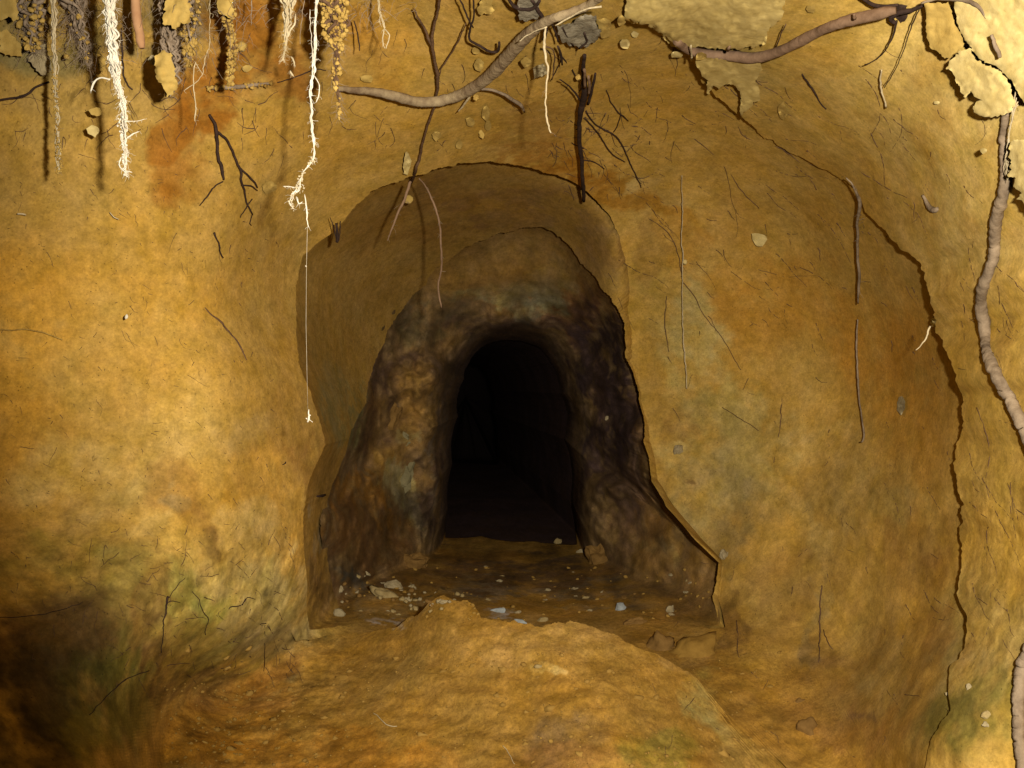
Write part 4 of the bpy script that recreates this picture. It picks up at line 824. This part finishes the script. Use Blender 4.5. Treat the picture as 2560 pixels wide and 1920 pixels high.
slab('flat dark patch painted as humus where the smooth bowed root ends at upper right', [(1928, 14), (1944, 8), (1958, 14), (1962, 30), (1956, 44), (1944, 48), (1934, 38), (1926, 26)], 'dark', th=.004, off=.0, name='hollow_shade_patch', cat='shade', jag=3, grid=5)  # dark sheet added for the shaded hole; nothing solid fills it
# ================================================================== small clods stuck to the wall
CG = 'small clods and flakes stuck to the upper walls'
for u, v, rx, ry, mt, off, lab in (
    (201, 283, 17, 14, 'crustp', .05, 'round pale flake left of the thick white root, with a black shadow'),
    (206, 241, 18, 10, 'crust', .05, 'ragged yellow flake just above the round pale one'),
    (219, 138, 13, 20, 'crust', .05, 'leaf-shaped yellow flake behind the thick white root'),
    (944, 293, 11, 12, 'crust', .012, 'small yellow disc below the middle of the arching root'),
    (1017, 264, 12, 11, 'crust', .012, 'yellow flake right of the small disc, under the arching root'),
    (1040, 290, 6, 9, 'crust', .012, 'tiny oval yellow clod below the elongated flake'),
    (1050, 246, 10, 17, 'crust', .006, 'elongated dull flake right of the flake under the arching root'),
    (1054, 272, 8, 12, 'crust', .004, 'dull flake touching the lower end of the elongated one'),
    (993, 312, 10, 10, 'crust', .002, 'faint flattened flake above the crown of the arch'),
    (883, 431, 9, 9, 'crust', .10, 'yellow ball of earth hanging inside the top of the arch'),
    (1028, 110, 9, 10, 'crust', .02, 'upper lobe of earth stuck left of the arching root'),
    (1034, 140, 12, 16, 'crust', .02, 'larger yellow lobe of earth just above the arching root'),
    (1028, 211, 7, 6, 'crumb', .05, 'yellow crumb on the underside of the arching root'),
    (1350, 96, 12, 13, 'crustp', .03, 'square yellow clod right of the grey clay lump, with a black shadow'),
    (1342, 44, 10, 14, 'crust', .04, 'yellow clod hanging at the upper end of the crack'),
    (1249, 167, 6, 6, 'crumb', .05, 'small yellow clod beside the dark hanging root'),
    (1136, 134, 12, 12, 'crust', .04, 'yellow clod left of the square grey flake'),
    (1640, 515, 17, 18, 'crustp', .02, 'heart-shaped pale flake on the right alcove wall'),
    (1690, 240, 12, 20, 'crust', .001, 'flat pale smear of earth on the wall below the bowed root'),
    (2013, 20, 12, 14, 'crust', .01, 'yellow lump beside the dark hole at upper right'),
    (1752, 20, 12, 10, 'crust', .01, 'small flake above the bowed root'),
    (1513, 122, 14, 10, 'crust', .06, 'yellow lump at the left end of the bowed root'),
    (2125, 325, 9, 7, 'crustp', .05, 'small pale clod left of the right edge root, with a round shadow'),
    (2023, 222, 8, 5, 'crustp', .01, 'small pale fleck below the crack at upper right'),
    (2016, 695, 7, 12, 'crustp', .03, 'pale green flake lodged in the long crack on the right'),
    (1946, 875, 10, 24, 'greyp', .0, 'long pale drop-shaped flake on the right wall near the crack'),
    (273, 684, 3.2, 4.6, 'white', .04, 'tiny bright white seed on the left wall'),
    (1480, 566, 5, 5, 'crustp', .03, 'tiny pale clod on the fine thread of the right alcove'),
    (580, 405, 17, 16, 'crust', .0, 'flattened pale lump right of the forked dark root'),
    (792, 170, 20, 9, 'crust', .0, 'flat pale lump above the left end of the arching root'),
    (522, 100, 10, 12, 'crust', .01, 'flat yellow flake right of the crumb-covered root'),
    (533, 148, 13, 8, 'crust', .01, 'yellow flake with two lobes over the grey lying root'),
    (330, 130, 10, 12, 'greyp', .06, 'grey green rounded flake left of the dark root mass'),
    (60, 103, 8, 8, 'crumb', .06, 'small bright yellow clod in the left root web'),
    (144, 122, 7, 6, 'crumb', .05, 'yellow bead of soil right of the beaded root'),
    (1372, 75, 8, 8, 'crustp', .0, 'pale flat speck on the soil right of the square clod'),
    (1462, 118, 14, 8, 'crustp', .04, 'narrow curled yellow flake under the left end of the bowed root')):
    a0 = random.uniform(0, 6.3); na = random.choice((7, 8, 9))
    if 'ball' in lab or 'bead' in lab or 'seed' in lab or 'crumb' in lab or rx < 7: clod(lab, u, v, rx, ry, mt, off, group=CG, rough=.3)
    else: slab(lab, [(u + math.cos(a0 + 6.283 * q / na) * rx * random.uniform(.68, 1.12), v + math.sin(a0 + 6.283 * q / na) * ry * random.uniform(.68, 1.12)) for q in range(na)], mt, th=.012 if off < .03 else .02, off=max(off - .01, 0), name='soil_clod', cat='soil clod', jag=min(rx, ry) * .10, grid=5, relief=.002, group=CG)

# ================================================================== stones and clods on the floor
for u, v, rx, ry, mt, nm, lab in (
    (843, 1292, 42, 13, 'yst', 'clod', 'flat yellowish clod carrying a paler stone, in front of the niche'),
    (850, 1268, 20, 15, 'stone', 'stone', 'cream stone sitting on a flat clod at the left of the niche floor'),
    (1340, 1316, 11, 15, 'blue', 'stone', 'oval pale blue stone at the right end of the niche floor'),
    (1448, 1318, 9, 11, 'stone', 'stone', 'pale grey stone right of the blue oval one'),
    (1565, 1201, 9, 14, 'stone', 'stone', 'greenish white stone on the corner of the right alcove wall'),
    (1303, 1205, 34, 28, 'bst', 'rock', 'brown wedge-shaped rock at the right foot of the dark passage'),
    (1252, 1194, 8, 8, 'stone', 'stone', 'small grey stone left of the brown wedge rock'),
    (1205, 1170, 9, 7, 'yst', 'stone', 'small tan stone on the sill of the dark passage'),
    (1311, 903, 4, 6, 'stone', 'stone', 'tiny white fleck of stone in the dark rock right of the passage'),
    (1171, 1341, 12, 8, 'yst', 'stone', 'yellow pebble just behind the crest of the mound'),
    (1126, 1344, 16, 6, 'blue', 'stone', 'flat bluish stone behind the crest of the mound'),
    (1072, 1322, 20, 8, 'blue', 'stone', 'flat grey blue stone right of the pointed crest'),
    (734, 1273, 8, 9, 'stone', 'stone', 'angular white stone at the left corner of the niche floor'),
    (731, 1328, 12, 14, 'greyp', 'stone', 'dull pale stone low at the left corner of the niche'),
    (958, 1300, 10, 5, 'stone', 'stone', 'pale stone left of the pointed crest'),
    (888, 1222, 36, 26, 'bst', 'rock', 'rounded brown rock at the left foot of the dark passage'),
    (1371, 1348, 26, 14, 'bst', 'rock', 'brown block behind the right flank of the mound'),
    (1500, 1412, 52, 36, 'dirt', 'clod', 'large rounded orange clod in the gully right of the mound'),
    (1430, 1400, 30, 30, 'bst', 'clod', 'brown clod wedged left of the large orange one'),
    (1188, 1450, 34, 8, 'yst', 'clod', 'low pale crumbly clod on top of the mound'),
    (742, 1470, 22, 11, 'dirt', 'clod', 'flat pale clod half buried in the left side of the mound'),
    (1728, 1522, 14, 14, 'bst', 'clod', 'small round clod on the floor at lower right'),
    (1744, 1580, 24, 30, 'bst', 'clod', 'large smooth clod at the lower right below the small round one'),
    (2093, 1484, 7, 8, 'stone', 'stone', 'white pebble in the mossy foot of the right wall'),
    (2047, 1499, 5, 4, 'stone', 'stone', 'tiny white pebble left of the mossy foot of the right wall'),
    (2130, 1544, 11, 8, 'yst', 'stone', 'tan pebble in the moss at the right'),
    (2129, 1565, 8, 6, 'stone', 'stone', 'cream pebble below the tan one at the right'),
    (867, 948, 22, 15, 'rockg', 'rock', 'yellow rock lump left of the dark passage'),
    (862, 1040, 28, 46, 'rockg', 'rock', 'tall pale grey rock face lump left of the passage foot'),
    (1466, 972, 10, 12, 'stone', 'stone', 'small pinkish white stone in the right alcove wall'),
    (845, 900, 16, 30, 'bst', 'rock', 'brown rock lump high on the left of the passage')):
    clod(lab, u, v, rx, ry, mt, .003 if nm == 'stone' else -.02 if mt == 'rockg' else -.01, name=nm, cat=nm, rough=.35 if nm != 'rock' else .45, th=.8 if mt != 'rockg' else .5)
for k_ in range(46):
    u = random.gauss(880, 80); v = 1296 + random.gauss(0, 13) + (u - 880) * .02
    if u < 735 or v > 1330: continue
    s_ = random.uniform(2.5, 7); mb = MB(); d_ = D(u, v); mb.lump(P(u, v, d_ - .003), s_ * d_ / F, s_ * d_ / F, s_ * .8 * d_ / F, 2, .35)
    tag(mb.build('pebble', M[random.choice(('stone', 'yst', 'yst', 'bst'))]), 'little pale pebble scattered on the floor before the niche, around the flat yellowish clod', 'pebble', 'little pebbles strewn before the niche')

for k_ in range(44):
    u = random.uniform(745, 1500); v = random.gauss(1300, 20) if k_ % 3 else random.gauss(1250, 14)
    if not 1215 < v < 1336: continue
    s_ = random.uniform(3, 9); mb = MB(); d_ = D(u, v); mb.lump(P(u, v, d_ + s_ * .2 * d_ / F), s_ * d_ / F, s_ * .7 * d_ / F, s_ * .5 * d_ / F, 2, .5)
    tag(mb.build('stone_fragment', M[random.choice(('greyp', 'stone', 'bst', 'yst'))], smooth=False), 'small dusty stone fragment in the rubble across the threshold of the dark passage', 'stone', 'rubble across the passage threshold')
# ================================================================== what nobody could count
mb = MB()
def wander(u, v, L, ang, w_, off=.0006, curl=.2):
    n = max(3, int(L / 4)); pts = []
    for i in range(n + 1):
        pts.append((u, v, D(u, v) - off)); ang += random.gauss(0, curl); u += math.cos(ang) * L / n; v += math.sin(ang) * L / n
    if max(abs(pts[i + 1][2] - pts[i][2]) for i in range(n)) > .03: return
    mb.tube([W(p) for p in pts], [w_ * .5 * p[2] / F * (1 - .6 * i / n) for i, p in enumerate(pts)], 4, .2, False)
for _ in range(430):      # left wall: short dark fibres
    wander(random.uniform(-10, 620), random.uniform(330, 1450), random.expovariate(1 / 6) + 2, random.gauss(.9, .7), random.uniform(.9, 2.0))
for _ in range(24): wander(random.uniform(0, 640), random.uniform(300, 1450), random.uniform(20, 60), random.gauss(1.2, .5), random.uniform(.9, 1.8))
for _ in range(90): wander(random.uniform(150, 640), random.uniform(1150, 1480), random.uniform(10, 60), random.uniform(0, 6.3), random.uniform(1, 2.2))
for _ in range(80): wander(random.uniform(540, 1500), random.uniform(60, 330), random.uniform(8, 70), random.gauss(1.4, .6), random.uniform(1, 2.4))
for _ in range(90): wander(random.uniform(1300, 2000), random.uniform(150, 700), random.uniform(6, 46), random.gauss(.75, .4), random.uniform(.9, 2.2))
for _ in range(60): wander(random.uniform(1400, 2060), random.uniform(700, 1640), random.uniform(6, 40), random.gauss(1.4, .6), random.uniform(.9, 2.2))
for _ in range(60): wander(random.uniform(1900, 2200), random.uniform(100, 1500), random.uniform(10, 70), random.gauss(1.1, .3), random.uniform(.9, 2.0))
for _ in range(90): wander(random.uniform(20, 560), random.uniform(60, 300), random.uniform(10, 60), random.gauss(1.4, .8), random.uniform(1.2, 2.8))
for _ in range(60): wander(random.uniform(1180, 1400), random.uniform(230, 420), random.uniform(20, 70), random.gauss(1.0, .6), random.uniform(1.4, 2.8))
for _ in range(34): wander(random.uniform(1300, 1960), random.uniform(130, 600), random.uniform(60, 170), random.gauss(.75, .2), random.uniform(1.1, 2.0), curl=.10)
for _ in range(14): wander(random.uniform(2090, 2190), random.uniform(500, 1400), random.uniform(60, 150), random.gauss(1.45, .2), random.uniform(1.1, 2.0), curl=.10)
for p in ([(1560, 245, 1.5), (1590, 262, 2.2), (1605, 292, 2.2), (1650, 310, 2.4), (1690, 322, 2.4), (1730, 352, 2)], [(1690, 322, 2.4), (1720, 350, 2.2), (1748, 382, 2), (1764, 410, 1.6)], [(1500, 300, 1.5), (1560, 350, 1.8), (1600, 410, 1.8), (1640, 450, 1.4)], [(1400, 470, 1.6), (1440, 500, 2), (1462, 540, 2), (1474, 600, 2)], [(1475, 610, 2), (1500, 640, 2), (1520, 680, 1.8), (1560, 730, 1.6), (1600, 800, 1.4)], [(1440, 640, 2), (1436, 700, 2.4), (1445, 760, 1.6)], [(1560, 880, 1.6), (1640, 930, 1.6)], [(1690, 860, 2), (1684, 930, 2.4), (1672, 1000, 1.6)], [(2110, 880, 1.6), (2128, 930, 2), (2138, 980, 2), (2130, 1040, 2), (2138, 1080, 1.6)]):
    add_path(mb, p, sides=5, off=.0006)
o = mb.build('rootlets', M['mid']); o['kind'] = 'stuff'; tag(o, 'countless thin dark rootlets pressed into the clay walls', 'rootlets')
mb = MB()
for _ in range(700):
    u, v = random.uniform(340, 1680), random.uniform(1375, 1659)
    if not 1385 + abs(u - 1150) * .10 < v: continue
    s_ = random.uniform(1.0, 3.4) * (2.4 if random.random() < .04 else 1); d_ = D(u, v); mb.lump(P(u, v, d_ - .0005), s_ * d_ / F, s_ * d_ / F, s_ * .7 * d_ / F, 1, .3)
for _ in range(110):
    u, v = random.uniform(745, 1540), random.uniform(1225, 1340); s_ = random.uniform(1.6, 6.5); d_ = D(u, v); mb.lump(P(u, v, d_ + s_ * .4 * d_ / F), s_ * d_ / F, s_ * d_ / F, s_ * .7 * d_ / F, 1, .4)
for _ in range(60):
    u, v = random.uniform(380, 1700), random.uniform(1400, 1659); s_ = random.uniform(5, 13); d_ = D(u, v); mb.lump(P(u, v, d_ + s_ * .35 * d_ / F), s_ * d_ / F, s_ * .6 * d_ / F, s_ * .6 * d_ / F, 2, .5)
for _ in range(120):
    u, v = random.uniform(360, 700), random.uniform(1480, 1659); s_ = random.uniform(1.5, 6); d_ = D(u, v); mb.lump(P(u, v, d_), s_ * d_ / F, s_ * d_ / F, s_ * .6 * d_ / F, 1, .3)
o = mb.build('soil_crumbs', simple_mat('loose_soil', (.24, .135, .027), (.40, .235, .055), 22)); o['kind'] = 'stuff'; tag(o, 'loose soil crumbs scattered over the mound and floor', 'soil crumbs')

# ------------------------------------------------------------------ light: the camera flash, held right of and above the lens
fl = bpy.data.lights.new('camera_flash', 'SPOT'); fl.energy = 121; fl.color = (1.0, .93, .78); fl.shadow_soft_size = .015
fl.spot_size = math.radians(98); fl.spot_blend = .5
fo_ = bpy.data.objects.new('camera_flash', fl); COL.objects.link(fo_); fo_.location = (.11, .0, .065)
tgt = Vector(P(1680, 500, 1.6)); fo_.rotation_euler = (tgt - fo_.location).to_track_quat('-Z', 'Y').to_euler()
w = bpy.data.worlds.new('World'); scene.world = w; w.use_nodes = True
nt = w.node_tree; sky = nt.nodes.new('ShaderNodeTexSky'); sky.sky_type = 'NISHITA'; sky.sun_disc = False
sky.sun_elevation = math.radians(25); sky.sun_rotation = math.radians(180)
nt.links.new(sky.outputs[0], nt.nodes['Background'].inputs['Color']); nt.nodes['Background'].inputs['Strength'].default_value = .004
cam = bpy.data.cameras.new('camera'); co = bpy.data.objects.new('camera', cam); COL.objects.link(co); scene.camera = co
co.location = (0, 0, 0); co.rotation_euler = (math.radians(90), 0, 0)
cam.sensor_width = 36; cam.lens = 36 * F / 2212; cam.clip_start = .01; cam.clip_end = 100
scene.view_settings.view_transform = 'Standard'; scene.view_settings.look = 'None'; scene.view_settings.exposure = 0; scene.view_settings.gamma = 1
scene.render.engine = 'CYCLES'; scene.cycles.max_bounces = 3; scene.cycles.diffuse_bounces = 1
